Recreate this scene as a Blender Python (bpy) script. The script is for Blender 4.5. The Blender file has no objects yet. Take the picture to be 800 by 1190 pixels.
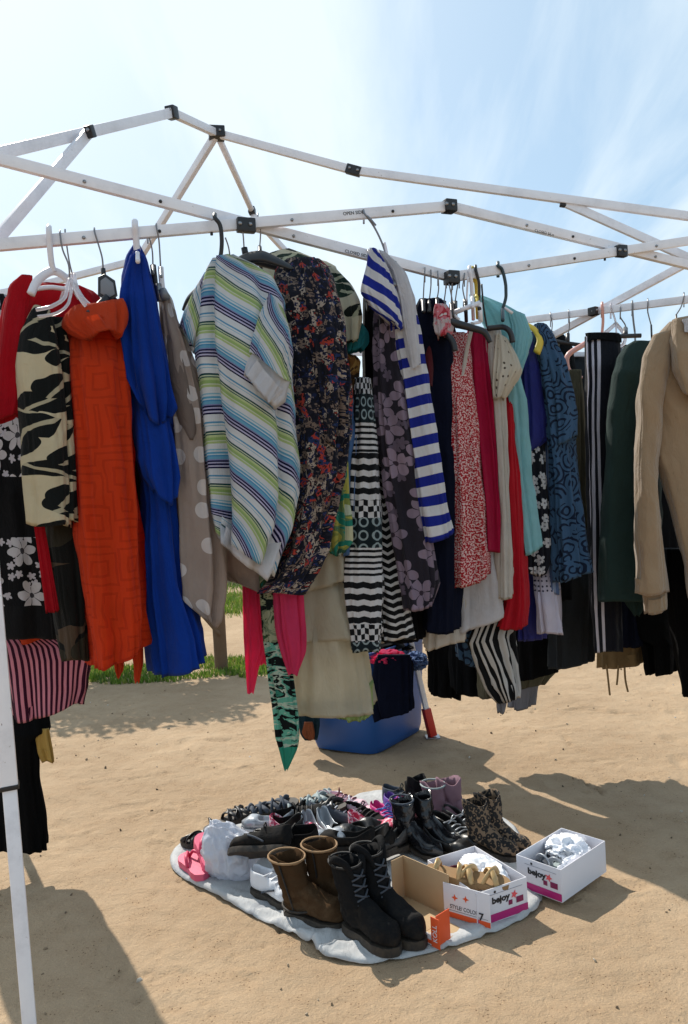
import bpy, bmesh, math, random
from mathutils import Vector, Matrix, Euler, noise
random.seed(7)
PI = math.pi
scene = bpy.context.scene
COL = scene.collection
FPX = 934.0
CAM = Vector((0, 0, 1.5))
PITCH, ROLL = math.radians(1.2), math.radians(-3.0)
RC = Euler((PI/2 - PITCH, 0, 0)).to_matrix() @ Matrix.Rotation(ROLL, 3, 'Z')

def ray(px, py):
    return RC @ Vector(((px-400)/FPX, -(py-595)/FPX, -1))
def at(px, py, Y):
    d = ray(px, py); return CAM + d*(Y/d.y)
def G(px, py, z=0.0):
    d = ray(px, py); return CAM + d*((z-CAM.z)/d.z)
def lin(c):
    return tuple((v/255/12.92 if v/255 <= .04045 else ((v/255+.055)/1.055)**2.4) for v in c[:3]) + (1,)

# plan lines of the canopy: front side and right side
LEG_L, LEG_R = at(-51, 187, 2.0), at(878, 267, 3.0)
LEG_B = at(398, 405, 4.8)
def on_line(px, py, A, B):
    d = ray(px, py); ex, ey = B.x-A.x, B.y-A.y
    # CAM + s d = A + t e  in plan
    det = d.x*(-ey) + d.y*ex
    s = ((A.x-CAM.x)*(-ey) + (A.y-CAM.y)*ex)/det
    return s*d.y
def Yn(px, py=300): return on_line(px, py, LEG_L, LEG_R)
def Yr(px, py=350): return on_line(px, py, LEG_R, LEG_B)

# ------------------------------------------------------------------ tagging
def tag(o, label=None, cat=None, group=None, kind=None):
    if label: o['label'] = label
    if cat: o['category'] = cat
    if group: o['group'] = group
    if kind: o['kind'] = kind
    return o
def empty(name, loc=(0, 0, 0), label=None, cat=None, group=None):
    o = bpy.data.objects.new(name, None); COL.objects.link(o)
    o.location = loc; o.empty_display_size = .05
    return tag(o, label, cat, group)
def link(name, me, mat=None, parent=None, smooth=True):
    o = bpy.data.objects.new(name, me); COL.objects.link(o)
    if mat:
        for m in (mat if isinstance(mat, (list, tuple)) else [mat]): me.materials.append(m)
    if smooth:
        me.polygons.foreach_set('use_smooth', [True]*len(me.polygons))
    if parent:
        o.parent = parent
        o.matrix_parent_inverse = Matrix.Identity(4)
    return o
def from_bm(name, bm, mat=None, parent=None, smooth=True):
    bmesh.ops.recalc_face_normals(bm, faces=bm.faces)
    me = bpy.data.meshes.new(name); bm.to_mesh(me); bm.free()
    return link(name, me, mat, parent, smooth)
def settle(root):
    """move an Empty to the base of its children (built in world space)"""
    bpy.context.view_layer.update()
    lo = Vector((1e9,)*3); hi = Vector((-1e9,)*3)
    def walk(o):
        for c in o.children:
            if c.type == 'MESH':
                for v in c.data.vertices:
                    w = c.matrix_basis @ v.co if c.parent == root else v.co
                    for i in range(3):
                        lo[i] = min(lo[i], w[i]); hi[i] = max(hi[i], w[i])
            walk(c)
    walk(root)
    base = Vector(((lo.x+hi.x)/2, (lo.y+hi.y)/2, lo.z))
    root.location = base
    for c in root.children: c.location = -base
    return root

# ------------------------------------------------------------------ node helpers
class NT:
    def __init__(s, name):
        s.mat = bpy.data.materials.new(name); s.mat.use_nodes = True
        s.t = s.mat.node_tree; s.t.nodes.clear()
        s.out = s.t.nodes.new('ShaderNodeOutputMaterial')
    def new(s, typ, **kw):
        n = s.t.nodes.new('ShaderNode'+typ)
        for k, v in kw.items(): setattr(n, k, v)
        return n
    def put(s, sock, v):
        if isinstance(v, bpy.types.NodeSocket): s.t.links.new(v, sock)
        else: sock.default_value = v
    def m(s, op, a, b=0.0, c=None):
        n = s.new('Math', operation=op); s.put(n.inputs[0], a); s.put(n.inputs[1], b)
        if c is not None: s.put(n.inputs[2], c)
        return n.outputs[0]
    def vm(s, op, a, b=None):
        n = s.new('VectorMath', operation=op); s.put(n.inputs[0], a)
        if b is not None: s.put(n.inputs[1], b)
        return n.outputs[0]
    def uv(s):
        if not hasattr(s, '_uv'): s._uv = s.new('TexCoord').outputs['UV']
        return s._uv
    def obj(s):
        return s.new('TexCoord').outputs['Object']
    def sep(s, v):
        n = s.new('SeparateXYZ'); s.put(n.inputs[0], v); return n.outputs[0], n.outputs[1], n.outputs[2]
    def comb(s, x, y, z=0.0):
        n = s.new('CombineXYZ')
        for i, v in enumerate((x, y, z)): s.put(n.inputs[i], v)
        return n.outputs[0]
    def noise(s, vec, scale, detail=3, rough=.55, dist=0.0):
        n = s.new('TexNoise'); s.put(n.inputs['Vector'], vec)
        n.inputs['Scale'].default_value = scale; n.inputs['Detail'].default_value = detail
        n.inputs['Roughness'].default_value = rough; n.inputs['Distortion'].default_value = dist
        return n.outputs[0]
    def noisec(s, vec, scale, detail=2):
        n = s.new('TexNoise'); s.put(n.inputs['Vector'], vec)
        n.inputs['Scale'].default_value = scale; n.inputs['Detail'].default_value = detail
        return n.outputs['Color']
    def vor(s, vec, scale, feature='F1', rnd=1.0, out='Distance'):
        n = s.new('TexVoronoi', feature=feature, voronoi_dimensions='2D'); s.put(n.inputs['Vector'], vec)
        n.inputs['Scale'].default_value = scale; n.inputs['Randomness'].default_value = rnd
        return n.outputs[out]
    def ramp(s, f, stops, interp='CONSTANT'):
        n = s.new('ValToRGB'); r = n.color_ramp; r.interpolation = interp
        while len(r.elements) < len(stops): r.elements.new(.5)
        for e, (p, c) in zip(r.elements, stops):
            e.position = p; e.color = c if len(c) == 4 else lin(c)
        s.put(n.inputs[0], f); return n.outputs[0]
    def mix(s, f, a, b, blend='MIX'):
        n = s.new('Mix', data_type='RGBA', blend_type=blend)
        s.put(n.inputs['Factor'], f)
        s.put(n.inputs['A'], lin(a) if isinstance(a, tuple) and len(a) == 3 else a)
        s.put(n.inputs['B'], lin(b) if isinstance(b, tuple) and len(b) == 3 else b)
        return n.outputs['Result']
    def warp(s, vec, scale, amt):
        c = s.noisec(vec, scale)
        d = s.vm('SUBTRACT', c, (.5, .5, .5))
        n = s.new('VectorMath', operation='SCALE'); s.put(n.inputs[0], d); n.inputs['Scale'].default_value = amt
        return s.vm('ADD', vec, n.outputs[0])
    def bump(s, h, strength=.3, dist=.01, normal=None):
        n = s.new('Bump'); s.put(n.inputs['Height'], h)
        n.inputs['Strength'].default_value = strength; n.inputs['Distance'].default_value = dist
        if normal is not None: s.put(n.inputs['Normal'], normal)
        return n.outputs[0]
    def bsdf(s, col, rough=.6, metal=0.0, normal=None, **kw):
        n = s.new('BsdfPrincipled')
        s.put(n.inputs['Base Color'], lin(col) if isinstance(col, tuple) and len(col) == 3 else col)
        s.put(n.inputs['Roughness'], rough); s.put(n.inputs['Metallic'], metal)
        if normal is not None: s.put(n.inputs['Normal'], normal)
        for k, v in kw.items(): s.put(n.inputs[k.replace('_', ' ')], v)
        return n.outputs[0]
    def done(s, sh):
        s.t.links.new(sh, s.out.inputs['Surface']); return s.mat

_cache = {}
def plain(name, col, rough=.5, metal=0.0, vary=.12, bump=.15, scale=30, dust=0.0, **kw):
    key = (name, col, rough)
    if key in _cache: return _cache[key]
    t = NT(name); o = t.obj()
    nz = t.noise(o, scale, 4)
    c = t.mix(t.m('MULTIPLY', nz, vary*2), lin(col), tuple(v*.55 for v in lin(col)[:3])+(1,))
    if dust:      # dried sand on the lower part and in scuffed patches
        lowz = t.m('SUBTRACT', 1.0, t.m('MULTIPLY', t.sep(o)[2], 9.0))
        k = t.m('MULTIPLY', t.m('MAXIMUM', t.m('ADD', t.m('MULTIPLY', lowz, .5), t.m('MULTIPLY', t.m('SUBTRACT', t.noise(o, 32, 5, .7), .5), 2.2)), 0), dust)
        c = t.mix(t.m('MINIMUM', k, .6), c, (150, 128, 102))
    r = t.m('ADD', rough-.08, t.m('MULTIPLY', nz, .16))
    nb = t.bump(t.noise(o, scale*4, 3), bump, .003)
    _cache[key] = t.done(t.bsdf(c, r, metal, nb, **kw)); return _cache[key]

def cloth_mat(name, pat, transl=.28, weave=1.0, sheen=.06, rough=.88, spec=.18):
    """pat(t) -> colour socket"""
    t = NT(name); c = pat(t)
    uv = t.uv()
    blot = t.noise(uv, 9, 3)
    c2 = t.mix(t.m('MULTIPLY', blot, .28), c, (0, 0, 0, 1), 'MIX')
    wz = t.m('ADD', t.m('SINE', t.m('MULTIPLY', t.sep(uv)[0], 2600)), t.m('SINE', t.m('MULTIPLY', t.sep(uv)[1], 2600)))
    cre = t.noise(t.vm('MULTIPLY', uv, (1.0, .45, 1)), 26, 5, .6, .6)
    h = t.m('ADD', t.m('MULTIPLY', wz, .02*weave), cre)
    nb = t.bump(h, .8, .013)
    p = t.bsdf(c2, rough, 0, nb, Sheen_Weight=sheen, Specular_IOR_Level=spec)
    tr = t.new('BsdfTranslucent'); t.put(tr.inputs[0], c2); t.put(tr.inputs[1], nb)
    mx = t.new('MixShader'); mx.inputs[0].default_value = transl
    t.t.links.new(p, mx.inputs[1]); t.t.links.new(tr.outputs[0], mx.inputs[2])
    return t.done(mx.outputs[0])

# ------------------------------------------------------------------ print patterns (all in metres of cloth)
def P_plain(c, c2=None):
    def f(t):
        n = t.noise(t.uv(), 60, 3)
        return t.mix(t.m('MULTIPLY', n, .35), lin(c), lin(c2 or tuple(int(v*.8) for v in c)))
    return f
def P_stripes(period, stops, axis=1, slope=0.0, u0=0.0, warp=0.0, slopeL=None):
    def f(t):
        uv = t.warp(t.uv(), 6, warp) if warp else t.uv()
        u, v, _ = t.sep(uv)
        k = v if axis == 1 else u
        if slope:
            du = t.m('SUBTRACT', u, u0); k = t.m('SUBTRACT', k, t.m('MULTIPLY', t.m('MAXIMUM', du, 0), slope)); k = t.m('ADD', k, t.m('MULTIPLY', t.m('MINIMUM', du, 0), slope if slopeL is None else slopeL))
        return t.ramp(t.m('FRACT', t.m('DIVIDE', k, period)), stops)
    return f
def flower(t, vec, scale, r=.42, petals=5, rnd=.9):
    n = t.new('TexVoronoi', feature='F1', voronoi_dimensions='2D'); t.put(n.inputs['Vector'], vec)
    n.inputs['Scale'].default_value = scale; n.inputs['Randomness'].default_value = rnd
    d = t.vm('SUBTRACT', vec, n.outputs['Position'])
    x, y, _ = t.sep(d)
    rot = t.m('MULTIPLY', t.sep(n.outputs['Color'])[0], 6.28)
    ang = t.m('ADD', t.m('ARCTAN2', y, x), rot)
    pet = t.m('ABSOLUTE', t.m('COSINE', t.m('MULTIPLY', ang, petals/2)))
    lim = t.m('MULTIPLY', t.m('ADD', .5, t.m('MULTIPLY', pet, .5)), r)
    dist = n.outputs['Distance']
    return t.m('LESS_THAN', dist, lim), dist, pet, n.outputs['Color']
def P_flowers(bg, petal, centre, scale, r=.42, petals=5, line=None, small=None, rnd=.9, small_scale=3.1):
    def f(t):
        uv = t.warp(t.uv(), 14, .02)
        c = lin(bg)
        if small:
            mk, d, p, cc = flower(t, t.vm('ADD', uv, (.37, .21, 0)), scale*small_scale, .4, 5)
            keep = t.m('GREATER_THAN', t.sep(cc)[1], .45)
            c = t.mix(t.m('MULTIPLY', mk, keep), c, lin(small))
        mk, d, p, cc = flower(t, uv, scale, r, petals, rnd)
        pc = t.mix(t.m('MULTIPLY', t.sep(cc)[2], .6), lin(petal), tuple(v*.6 for v in lin(petal)[:3])+(1,))
        if line:
            ln = t.m('MULTIPLY', t.m('LESS_THAN', p, .16), t.m('GREATER_THAN', d, r*.18))
            pc = t.mix(ln, pc, lin(line))
        c = t.mix(mk, c, pc)
        return t.mix(t.m('LESS_THAN', d, r*.17), c, lin(centre))
    return f
def P_dots(bg, dot, scale, r=.3, rnd=.35, keepf=0.0):
    def f(t):
        n = t.new('TexVoronoi', feature='F1', voronoi_dimensions='2D'); t.put(n.inputs['Vector'], t.uv())
        n.inputs['Scale'].default_value = scale; n.inputs['Randomness'].default_value = rnd
        mk = t.m('LESS_THAN', n.outputs['Distance'], r)
        if keepf: mk = t.m('MULTIPLY', mk, t.m('GREATER_THAN', t.sep(n.outputs['Color'])[0], keepf))
        return t.mix(mk, lin(bg), lin(dot))
    return f
def P_multi(cols, scale, warp=.03, det=3, stretch=(1, 1, 1)):
    """busy small print: blotches in several colours"""
    def f(t):
        uv = t.warp(t.vm('MULTIPLY', t.uv(), stretch), scale*.6, warp)
        col = t.vor(uv, scale, out='Color')
        k = t.sep(col)[0]
        n = t.noise(uv, scale*1.7, det)
        k2 = t.m('FRACT', t.m('ADD', k, t.m('MULTIPLY', n, .8)))
        return t.ramp(k2, [(i/len(cols), c) for i, c in enumerate(cols)])
    return f
def P_blot(cols, scale, dist=1.0, stretch=(1, 1, 1), lo=.36, hi=.64):
    def f(t):
        n = t.noise(t.vm('MULTIPLY', t.uv(), stretch), scale, 3, .5, dist)
        k = len(cols)
        return t.ramp(n, [(0, cols[0])]+[(lo+(hi-lo)*(i/(k-1) if k > 1 else 0), cols[i]) for i in range(1, k)])
    return f
def P_leaves(bg, leaf, scale, vein=None, second=None, amount=.34):
    """long pointed leaves in two directions"""
    def f(t):
        uv = t.warp(t.uv(), 8, .05)
        c = lin(bg)
        for k, (a, sx, sy, off) in enumerate(((.7, 1, .34, 0), (-.9, 1, .3, .43), (2.0, 1, .36, .77))):
            m = t.new('Mapping'); t.put(m.inputs[0], uv); m.inputs['Rotation'].default_value = (0, 0, a)
            m.inputs['Scale'].default_value = (sy, sx, 1); m.inputs['Location'].default_value = (off, off*.6, 0)
            n = t.new('TexVoronoi', feature='F1', voronoi_dimensions='2D'); t.put(n.inputs['Vector'], m.outputs[0])
            n.inputs['Scale'].default_value = scale
            d = n.outputs['Distance']
            mk = t.m('MULTIPLY', t.m('LESS_THAN', d, amount), t.m('GREATER_THAN', t.sep(n.outputs['Color'])[0], .38))
            col = lin(leaf) if (k < 2 or not second) else lin(second)
            if vein:
                dx = t.sep(t.vm('SUBTRACT', m.outputs[0], n.outputs['Position']))[1]
                col = t.mix(t.m('LESS_THAN', t.m('ABSOLUTE', dx), .0035), col, lin(vein))
            c = t.mix(mk, c, col)
        return c
    return f
def P_zebra(a, b, scale=13, stretch=(1, .35, 1)):
    def f(t):
        w = t.new('TexWave', wave_type='BANDS', bands_direction='X')
        t.put(w.inputs['Vector'], t.vm('MULTIPLY', t.uv(), stretch)); w.inputs['Scale'].default_value = scale
        w.inputs['Distortion'].default_value = 11; w.inputs['Detail'].default_value = 3; w.inputs['Detail Scale'].default_value = .9
        return t.ramp(w.outputs['Fac'], [(0, a), (.52, b)])
    return f
def P_leopard(bg, spot, core, scale):
    def f(t):
        uv = t.warp(t.uv(), scale*.8, .3/scale)
        d = t.vor(uv, scale)
        br = t.noise(uv, scale*1.6, 2)
        ring = t.m('MULTIPLY', t.m('LESS_THAN', d, .47), t.m('GREATER_THAN', br, .4))
        c = t.mix(ring, lin(bg), lin(spot))
        return t.mix(t.m('LESS_THAN', d, .2), c, lin(core))
    return f
def P_tribal(black, white):
    def f(t):
        u, v, _ = t.sep(t.uv())
        zig = t.m('MULTIPLY', t.m('PINGPONG', u, .02), .2)
        s1 = t.m('GREATER_THAN', t.m('FRACT', t.m('DIVIDE', t.m('ADD', v, zig), .034)), .52)
        s2 = t.m('GREATER_THAN', t.m('FRACT', t.m('DIVIDE', v, .017)), .45)
        blk = t.m('GREATER_THAN', t.m('FRACT', t.m('DIVIDE', u, .03)), .5)
        chk = t.m('ABSOLUTE', t.m('SUBTRACT', blk, s1))
        mk, d, p, cc = flower(t, t.uv(), 26, .45, 4, .1)
        ring = t.m('MULTIPLY', t.m('LESS_THAN', d, .4), t.m('GREATER_THAN', d, .26))
        zone = t.m('FRACT', t.m('DIVIDE', v, .36))
        a = t.mix(t.m('GREATER_THAN', zone, .3), lin(black), lin(white))
        c = t.mix(s1, lin(black), lin(white))
        c = t.mix(t.m('GREATER_THAN', zone, .38), c, t.mix(s2, lin(black), lin(white)))
        c = t.mix(t.m('GREATER_THAN', zone, .62), c, t.mix(ring, (22, 34, 40), (150, 165, 168)))
        c = t.mix(t.m('GREATER_THAN', zone, .86), c, t.mix(chk, lin(black), lin(white)))
        return c
    return f
def P_meander(c1, c2):
    def f(t):
        uv = t.warp(t.uv(), 9, .035)
        n = t.new('TexVoronoi', feature='F1', voronoi_dimensions='2D', distance='CHEBYCHEV'); t.put(n.inputs['Vector'], uv)
        n.inputs['Scale'].default_value = 9; n.inputs['Randomness'].default_value = .8
        r = t.m('GREATER_THAN', t.m('FRACT', t.m('MULTIPLY', n.outputs['Distance'], 5.2)), .72)
        return t.mix(t.m('MULTIPLY', r, .34), lin(c1), lin(c2))
    return f
EXPO=0.1
SKYW=(8.0,9.0,9.6)
SAND_A=(160,137,111)
SAND_B=(185,161,133)
# ------------------------------------------------------------------ geometry helpers
def catmull(P, t):
    n = len(P)-1
    i = min(int(t*n), n-1); f = t*n-i
    p0, p1, p2, p3 = P[max(i-1, 0)], P[i], P[i+1], P[min(i+2, n)]
    r = []
    for a, b, c, d in zip(p0, p1, p2, p3):
        v = .5*((2*b)+(-a+c)*f+(2*a-5*b+4*c-d)*f*f+(-a+3*b-3*c+d)*f**3)
        lo, hi = min(b, c), max(b, c); mg = (hi-lo)*.15
        r.append(min(max(v, lo-mg), hi+mg))
    return r

def rows4(rows):
    out = []
    for r in rows:
        if len(r) == 3: y, a, b = r; out.append((a, y, b, y, 0.0))
        elif len(r) == 4: out.append((*r, 0.0))
        else: out.append(tuple(r))
    return out

def loft(name, rows, Y, D, mat, parent=None, fold=.012, seed=0, n=88, step=.0105, top=.45, grow=.12, hem=.004,
         ks=(4, 7, 11), wr=.011, inner=True, cap=True, ex=.66, rowD=None, pert=.55, wf=7.0, ridge=.75, straight=True, creases=()):
    """cloth (or any soft) body through traced left/right points, standing at depth Y with a real thickness D"""
    rs = rows4(rows)
    pts = [(*at(a, b, Y+e), *at(c, d, Y+e)) for a, b, c, d, e in rs]
    kf = (Y-D*.42)/Y     # the hem one sees is the near side of the cloth
    zf = lambda z: z if z > CAM.z else CAM.z+(z-CAM.z)*kf
    pts = [(p[0], p[1], zf(p[2]), p[3], p[4], zf(p[5])) for p in pts]
    if rowD: pts = [p+(q,) for p, q in zip(pts, rowD)]
    cen = [Vector(((p[0]+p[3])/2, (p[1]+p[4])/2, (p[2]+p[5])/2)) for p in pts]
    cum = [0]
    for a, b in zip(cen, cen[1:]): cum.append(cum[-1]+(b-a).length)
    Ltot = cum[-1]
    m = max(6, min(110, int(Ltot/step)))
    rnd = random.Random(seed*13+len(rows)+int(rs[0][0]*7))
    ph = [rnd.uniform(0, 2*PI) for _ in range(12)]; dr = [rnd.uniform(-1.6, 1.6) for _ in range(12)]
    off = Vector((rnd.uniform(-50, 50), rnd.uniform(-50, 50), rnd.uniform(-50, 50)))
    bm = bmesh.new(); rings = []; uvr = []
    wmax = max((Vector(p[3:6])-Vector(p[0:3])).length for p in pts)
    ucum = [0.0]; qa = None
    for i in range(n+1):
        th = PI/2+2*PI*i/n; cx, sx = math.cos(th), math.sin(th)
        qn = (math.copysign(abs(cx)**ex, cx)*wmax/2, math.copysign(abs(sx)**ex, sx)*D/2)
        if qa: ucum.append(ucum[-1]+math.hypot(qn[0]-qa[0], qn[1]-qa[1]))
        qa = qn
    per = ucum[-1]
    for j in range(m+1):
        s = Ltot*j/m
        k = 0
        while k < len(cum)-2 and cum[k+1] < s: k += 1
        f = (s-cum[k])/max(cum[k+1]-cum[k], 1e-6)
        q = [a+(b-a)*min(f, 1) for a, b in zip(pts[k], pts[k+1])] if straight else catmull(pts, (k+min(f, 1))/(len(pts)-1))
        Lp, Rp = Vector(q[0:3]), Vector(q[3:6])
        c = (Lp+Rp)/2; ax = (Rp-Lp)/2; aw = ax.length
        vd = Vector((c.x-CAM.x, c.y-CAM.y, 0)).normalized()
        t = j/m
        prof = q[6] if rowD else min(1, top+(1-top)*min(1, (s/grow)) if grow > 0 else 1)
        dh = D/2*prof
        amp = min(fold*(.3+.7*t), aw*.3)
        ring = []
        for i in range(n):
            th = PI/2+2*PI*i/n
            cx, sx = math.cos(th), math.sin(th)
            cx2 = math.copysign(abs(cx)**ex, cx); sx2 = math.copysign(abs(sx)**ex, sx)
            fl = 0
            for a, kk in enumerate(ks):
                fl += math.sin(kk*th+ph[a]+dr[a]*t*2.2)*(1, .7, .45, .3)[a % 4]*(.6+.4*math.sin(3*t+ph[a+5]))
            if ridge:
                rn = noise.noise(Vector((cx*2.3+.25*s, sx*2.3, s*.9))+off)
                rn2 = noise.noise(Vector((cx*4.6-.5*s, sx*4.6+.4*s, s*1.5))-off)
                fl = fl*.5+ridge*((1-4.2*abs(rn))*1.1+(1-4*abs(rn2))*.4)
            p = c+ax*cx2+vd*(dh*sx2)
            nrm = (ax.normalized()*cx+vd*sx)
            p = p+nrm*(amp*fl)
            for ca, cd, cw, cdr in creases:
                p = p-nrm*(cd*min(1, .3+t*2)*math.exp(-((th-1.5*PI-ca-cdr*t)/cw)**2))
            if wr:
                w = noise.fractal(Vector((p.x*wf, p.y*wf, p.z*wf*.5+p.x*wf*.35))+off, 1.0, 2.0, 3); w = .35-abs(w)*1.4 if wr > .004 else w
                p = p+nrm*(w*min(wr, aw*.3)*(0.35+.65*min(1, t*4)))
            if hem and t > .8:
                p.z += hem*math.sin(3*th+ph[9])*(t-.8)/.2
            ring.append(bm.verts.new(p))
        rings.append(ring); uvr.append((s, aw))
    if inner:
        last = rings[-1]; c = sum((v.co for v in last), Vector())/n
        up = (rings[-2][0].co-last[0].co)
        for sc, dz in ((.96, .004), (.93, .05)):
            dirn = (cen[-2]-cen[-1]).normalized()
            rings.append([bm.verts.new(c+(v.co-c)*sc+dirn*dz) for v in last]); uvr.append((Ltot-dz, 0))
    uvl = bm.loops.layers.uv.new('UVMap')
    for j in range(len(rings)-1):
        for i in range(n):
            i2 = (i+1) % n
            try: f = bm.faces.new((rings[j][i], rings[j][i2], rings[j+1][i2], rings[j+1][i]))
            except ValueError: continue
            for lp, (a, b) in zip(f.loops, ((i, j), (i+1, j), (i+1, j+1), (i, j+1))):
                lp[uvl].uv = (ucum[a]-per/2, -uvr[b][0])
    if cap:
        f = bm.faces.new(rings[0])
        for lp in f.loops: lp[uvl].uv = (0, 0)
    bmesh.ops.recalc_face_normals(bm, faces=bm.faces)
    me = bpy.data.meshes.new(name); bm.to_mesh(me); bm.free()
    return link(name, me, mat, parent)

def tube(name, pts, r, mat, parent=None, seg=8, closed=False, smooth_pts=True, flat=1.0):
    P = [Vector(p) for p in pts]
    rr = r if isinstance(r, (list, tuple)) else [r]*len(P)
    if smooth_pts and len(P) > 2 and not closed:
        Q = []; R2 = []
        N = (len(P)-1)*5
        for i in range(N+1):
            Q.append(Vector(catmull([tuple(p) for p in P], i/N)))
            k = i/N*(len(P)-1); a = int(min(k, len(P)-2)); R2.append(rr[a]+(rr[a+1]-rr[a])*(k-a))
        P, rr = Q, R2
    bm = bmesh.new(); rings = []
    nrm = None
    for i, p in enumerate(P):
        a = P[i-1] if (i > 0 or closed) else p
        b = P[(i+1) % len(P)] if (i < len(P)-1 or closed) else p
        d = (b-a).normalized()
        if nrm is None:
            nrm = d.orthogonal().normalized()
        nrm = (nrm-d*nrm.dot(d)).normalized(); bn = d.cross(nrm)
        rings.append([bm.verts.new(p+(nrm*math.cos(2*PI*k/seg)+bn*math.sin(2*PI*k/seg)*flat)*rr[i]) for k in range(seg)])
    cnt = len(rings) if closed else len(rings)-1
    for j in range(cnt):
        A, B = rings[j], rings[(j+1) % len(rings)]
        for k in range(seg): bm.faces.new((A[k], A[(k+1) % seg], B[(k+1) % seg], B[k]))
    if not closed:
        bm.faces.new(rings[0]); bm.faces.new(rings[-1])
    return from_bm(name, bm, mat, parent)

def bm_box(bm, M, sx, sy, sz):
    """box sx*sy*sz centred on the matrix M"""
    vs = [bm.verts.new(M @ Vector((x*sx/2, y*sy/2, z*sz/2))) for x in (-1, 1) for y in (-1, 1) for z in (-1, 1)]
    for f in ((0, 1, 3, 2), (4, 6, 7, 5), (0, 4, 5, 1), (2, 3, 7, 6), (0, 2, 6, 4), (1, 5, 7, 3)):
        bm.faces.new([vs[k] for k in f])
def bevel(bm, w, seg=2):
    bmesh.ops.recalc_face_normals(bm, faces=bm.faces)
    bmesh.ops.bevel(bm, geom=bm.edges[:], offset=w, segments=seg, affect='EDGES', profile=.6)
def frame(p, q, up=Vector((0, 0, 1))):
    z = (q-p).normalized(); x = up.cross(z)
    if x.length < 1e-4: x = Vector((1, 0, 0))
    x.normalize(); y = z.cross(x)
    M = Matrix((x, y, z)).transposed().to_4x4(); M.translation = (p+q)/2
    return M
def beam(name, p, q, w, h, mat, parent=None, bev=.003, up=Vector((0, 0, 1))):
    """rectangular tube from p to q: w sideways, h in the up direction"""
    bm = bmesh.new(); bm_box(bm, frame(p, q, up), w, h, (q-p).length); bevel(bm, bev)
    o = from_bm(name, bm, mat, parent); flat_shade(o); return o
def flat_shade(o, ang=40):
    me = o.data
    try: me.set_sharp_from_angle(angle=math.radians(ang))
    except Exception: pass
    return o
def block(name, c, size, mat, parent=None, rot=None, bev=.003):
    M = Matrix.Translation(c)
    if rot is not None: M = M @ (rot.to_4x4() if hasattr(rot, 'to_4x4') else rot)
    bm = bmesh.new(); bm_box(bm, M, *size); bevel(bm, bev)
    return flat_shade(from_bm(name, bm, mat, parent))

def lettering(txt, size, M, mat, parent, name='lettering', ext=.0004, sx=1.0, bold=0.0):
    cu = bpy.data.curves.new('txt', 'FONT'); cu.body = txt; cu.size = size; cu.extrude = ext
    cu.align_x = 'CENTER'; cu.align_y = 'CENTER'; cu.offset = bold; cu.resolution_u = 3
    ob = bpy.data.objects.new('txt', cu); COL.objects.link(ob)
    bpy.context.view_layer.update()
    me = bpy.data.meshes.new_from_object(ob.evaluated_get(bpy.context.evaluated_depsgraph_get()))
    bpy.data.objects.remove(ob); bpy.data.curves.remove(cu)
    me.transform(M @ Matrix.Diagonal((sx, 1, 1, 1)))
    return link(name, me, mat, parent, smooth=False)

def crumple(name, c, size, mat, parent=None, seed=0, amp=.35, sub=4, freq=3.0, rot=0, sharp=True, octs=4, ang=28):
    bm = bmesh.new(); bmesh.ops.create_icosphere(bm, subdivisions=sub, radius=1)
    o = Vector((seed*3.7, seed*1.3, seed*7.1))
    for v in bm.verts:
        d = v.co.normalized()
        k = noise.fractal(d*freq+o, 1.0, 2.0, octs)
        if sharp: k = -abs(k)*1.5+.35
        v.co = d*(1+amp*k)
    M = Matrix.Translation(c) @ Matrix.Rotation(rot, 4, 'Z') @ Matrix.Diagonal((size[0]/2, size[1]/2, size[2]/2, 1))
    bm.transform(M)
    o = from_bm(name, bm, mat, parent)
    return flat_shade(o, ang)

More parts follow.
